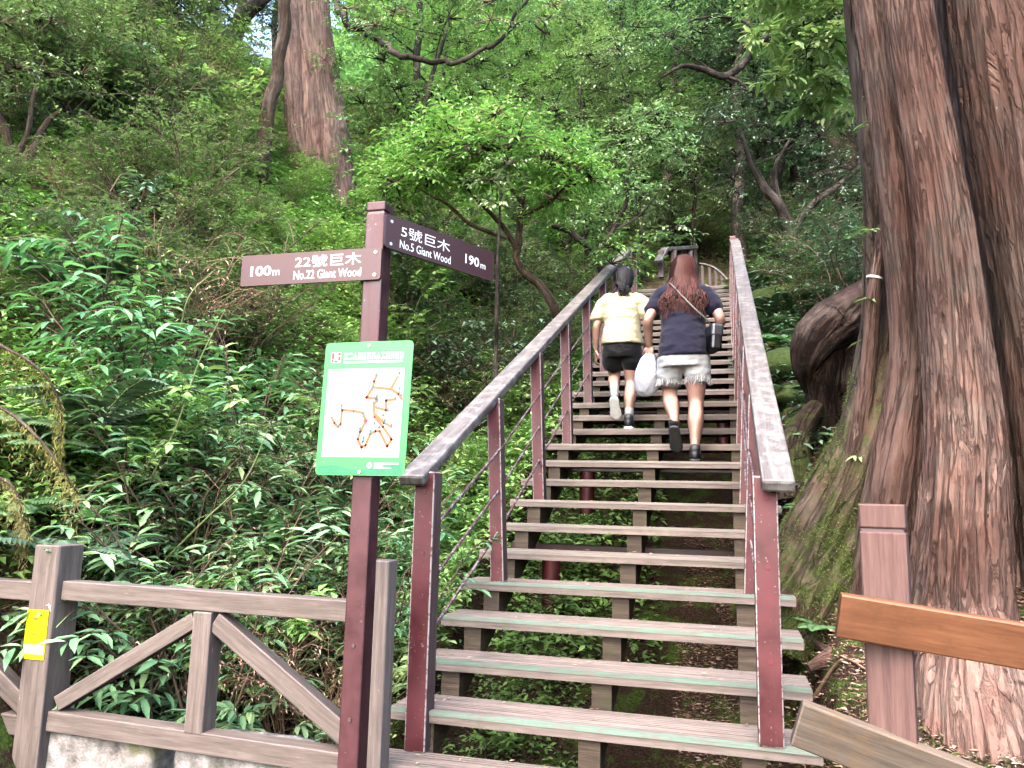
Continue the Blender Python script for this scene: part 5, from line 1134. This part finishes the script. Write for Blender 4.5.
# --- girl in yellow
gy = 10*GO+.07; gz = 11*RISE+.001; gx = solve_x(628, gy, gz)-.065
gm = thing('person', 'girl climbing in pale yellow tee, black shorts and white socks', 'person', (gx, gy, gz)); gm.scale = (1.12, 1.12, 1.12)
b = MB()
loft(b, [(0, .05, .66, .12, .095), (0, .05, .74, .145, .105), (0, .06, .83, .13, .092), (0, .075, .93, .122, .088), (0, .10, 1.05, .14, .095), (0, .125, 1.14, .138, .08), (0, .14, 1.19, .09, .06), (0, .15, 1.22, .05, .05)])
limb(b, [(0, .145, 1.19), (0, .17, 1.25), (0, .195, 1.31)], [.048, .044, .046]); HG = A(0, .205, 1.355); headmesh(b, HG, .95)
limb(b, [(.075, .05, .70), (.076, .075, .57), (.074, .08, .43), (.073, .06, .36), (.071, .03, .28), (.067, .005, .15), (.065, .0, .08)], [.086, .074, .053, .050, .054, .034, .033])
limb(b, [(-.075, .05, .70), (-.082, .13, .61), (-.086, .20, .52), (-.082, .15, .46), (-.072, .08, .41), (-.058, .02, .345), (-.055, .0, .30)], [.086, .074, .055, .051, .053, .036, .033])
limb(b, [(.065, .02, .06), (.065, .11, .03)], [.033, .024]); limb(b, [(-.055, .01, .28), (-.05, .05, .2)], [.033, .024])
limb(b, [(-.15, .125, 1.15), (-.19, .11, 1.04), (-.222, .08, .93), (-.232, .09, .85), (-.238, .115, .725)], [.050, .042, .036, .034, .024]); hand(b, (-.238, .12, .72), (-.05, .1, -1), (.9, .3, 0), 1, .6)
limb(b, [(.15, .125, 1.15), (.195, .12, 1.04), (.225, .10, .93), (.215, .17, .87), (.19, .28, .82)], [.050, .042, .036, .034, .024]); hand(b, (.19, .285, .818), (-.1, 1, -.3), (-.9, 0, -.2), -1, .7)
remesh(b, 'body', MAT['skin'], gm, .0055, 5)
s = MB(); loft(s, [(0, .04, .735, 0.1814, 0.1256), (0, .04, .76, 0.1814, 0.1256), (0, .05, .86, 0.1655, 0.1135), (0, .075, .97, 0.1600, 0.1079), (0, .10, 1.08, 0.1655, 0.1079), (0, .125, 1.16, 0.1535, 0.0911), (0, .14, 1.205, 0.0977, 0.0688), (0, .148, 1.23, 0.0651, 0.0558)])
for q in (-1, 1): limb(s, [(q*.12, .125, 1.15), (q*.175, .118, 1.10), (q*.218, .10, 1.0)], [.074, .072, .072], 18)
remesh(s, 'shirt', MAT['yellow'], gm, .009, 4, .5, WR(.011, 8))
s = MB(); loft(s, [(0, .05, .62, .155, .115), (0, .05, .70, .165, .12), (0, .05, .78, .155, .11)])
limb(s, [(.080, .05, .70), (.086, .068, .585)], [.092, .094], 20); limb(s, [(-.080, .05, .70), (-.088, .10, .595)], [.092, .094], 20)
remesh(s, 'shorts', MAT['blackcloth'], gm, .009, 3, .5, WR(.006, 12))
ho = hair(gm, MAT['hair_dark'], [(0, .16, 1.27, .055, .05), (0, .16, 1.31, .076, .085), (0, .175, 1.38, .083, .100), (0, .19, 1.44, .070, .086), (0, .20, 1.474, .03, .04)], 0)
m = MB()
for k in range(110):
    a = rng.uniform(PI, 2*PI); ca, sa = math.cos(a), math.sin(a); j = lambda s_: rng.normal()*s_
    P = [(ca*.02, .20+sa*.03, 1.48), (ca*.074, .185+sa*.09, 1.42), (ca*.082, .17+sa*.098, 1.35), (ca*.045+j(.006), .11+sa*.05, 1.29), (j(.022)+.012, .05+j(.012), 1.24), (j(.032)+.018, .035+j(.012), 1.185+j(.02))]
    m.tube(spline(P, 3), np.interp(np.linspace(0, 1, 16), [0, .2, .7, 1], [.005, .007, .006, .0015]), 5)
m.build('strand', MAT['hair_dark'], ho, True)
m = MB(); th = np.linspace(PI*.05, PI*.95, 16); m.tube(np.stack([.080*np.cos(th), .20+0*th, 1.36+.122*np.sin(th)], -1), .007, 8); m.build('hair_sheen', plain('lilac_sheen', S(120, 110, 140), .4), gm, True)  # lilac arc over the crown: sheen of the dark hair, put in as colour
face(gm, HG, .95)
for hx, hz_, ax in (((.065, -.042, .0), (.065, .165, .0), (0, 0, 1)), ((-.058, -.042, .265), (-.05, .07, .095), (0, .55, 1))): shoe(gm, hx, hz_, ax, MAT['sole_w'])
for P, R in (([(.066, .002, .07), (.067, .006, .17)], [.036, .038]), ([(-.056, .0, .29), (-.063, .03, .375)], [.036, .039])):
    m = MB(); limb(m, P, R); m.build('sock', MAT['sock'], gm, True)

# ------------------------------------------------------------------ light, sky, haze
w = bpy.data.worlds.new('World'); SC.world = w; w.use_nodes = True; nt = w.node_tree
sky = nt.nodes.new('ShaderNodeTexSky'); sky.sky_type = 'NISHITA'; sky.sun_disc = False; sky.air_density = 1.2; sky.dust_density = 4; sky.ozone_density = .8
EL, AZ = math.radians(50), math.radians(186)      # high, behind the camera
sky.sun_elevation = EL; sky.sun_rotation = AZ
bgn = nt.nodes['Background']; bgn.inputs['Strength'].default_value = .15; nt.links.new(sky.outputs[0], bgn.inputs[0])
sd_ = A(math.sin(AZ)*math.cos(EL), math.cos(AZ)*math.cos(EL), math.sin(EL))
ld = bpy.data.lights.new('sun', 'SUN'); ld.energy = .6; ld.angle = math.radians(75); ld.color = (1, .98, .94)
lo = bpy.data.objects.new('sun', ld); COL.objects.link(lo); lo.rotation_euler = Vector(-sd_).to_track_quat('-Z', 'Y').to_euler()
SC.view_settings.view_transform = 'Standard'; SC.view_settings.look = 'None'; SC.view_settings.gamma = 1; SC.view_settings.exposure = 3.35
cy = SC.cycles; cy.use_denoising = True; cy.max_bounces = 6; cy.diffuse_bounces = 4; cy.glossy_bounces = 2; cy.transmission_bounces = 4; cy.transparent_max_bounces = 4; cy.use_adaptive_sampling = True; cy.adaptive_threshold = .02; cy.caustics_reflective = False; cy.caustics_refractive = False

vol = NT('haze'); pv = vol.n('ShaderNodeVolumePrincipled', {'Color': (.80, .88, .86, 1), 'Density': .024, 'Anisotropy': .25}); vol.t.links.new(pv.outputs[0], vol.out.inputs['Volume'])
m = MB(); m.beam((-2, 31, -6), (-2, 31, 58), 90, 96, (0, 1, 0)); hz = m.build('haze', vol.m); tag(hz, kind='stuff')
cy.volume_bounces = 0
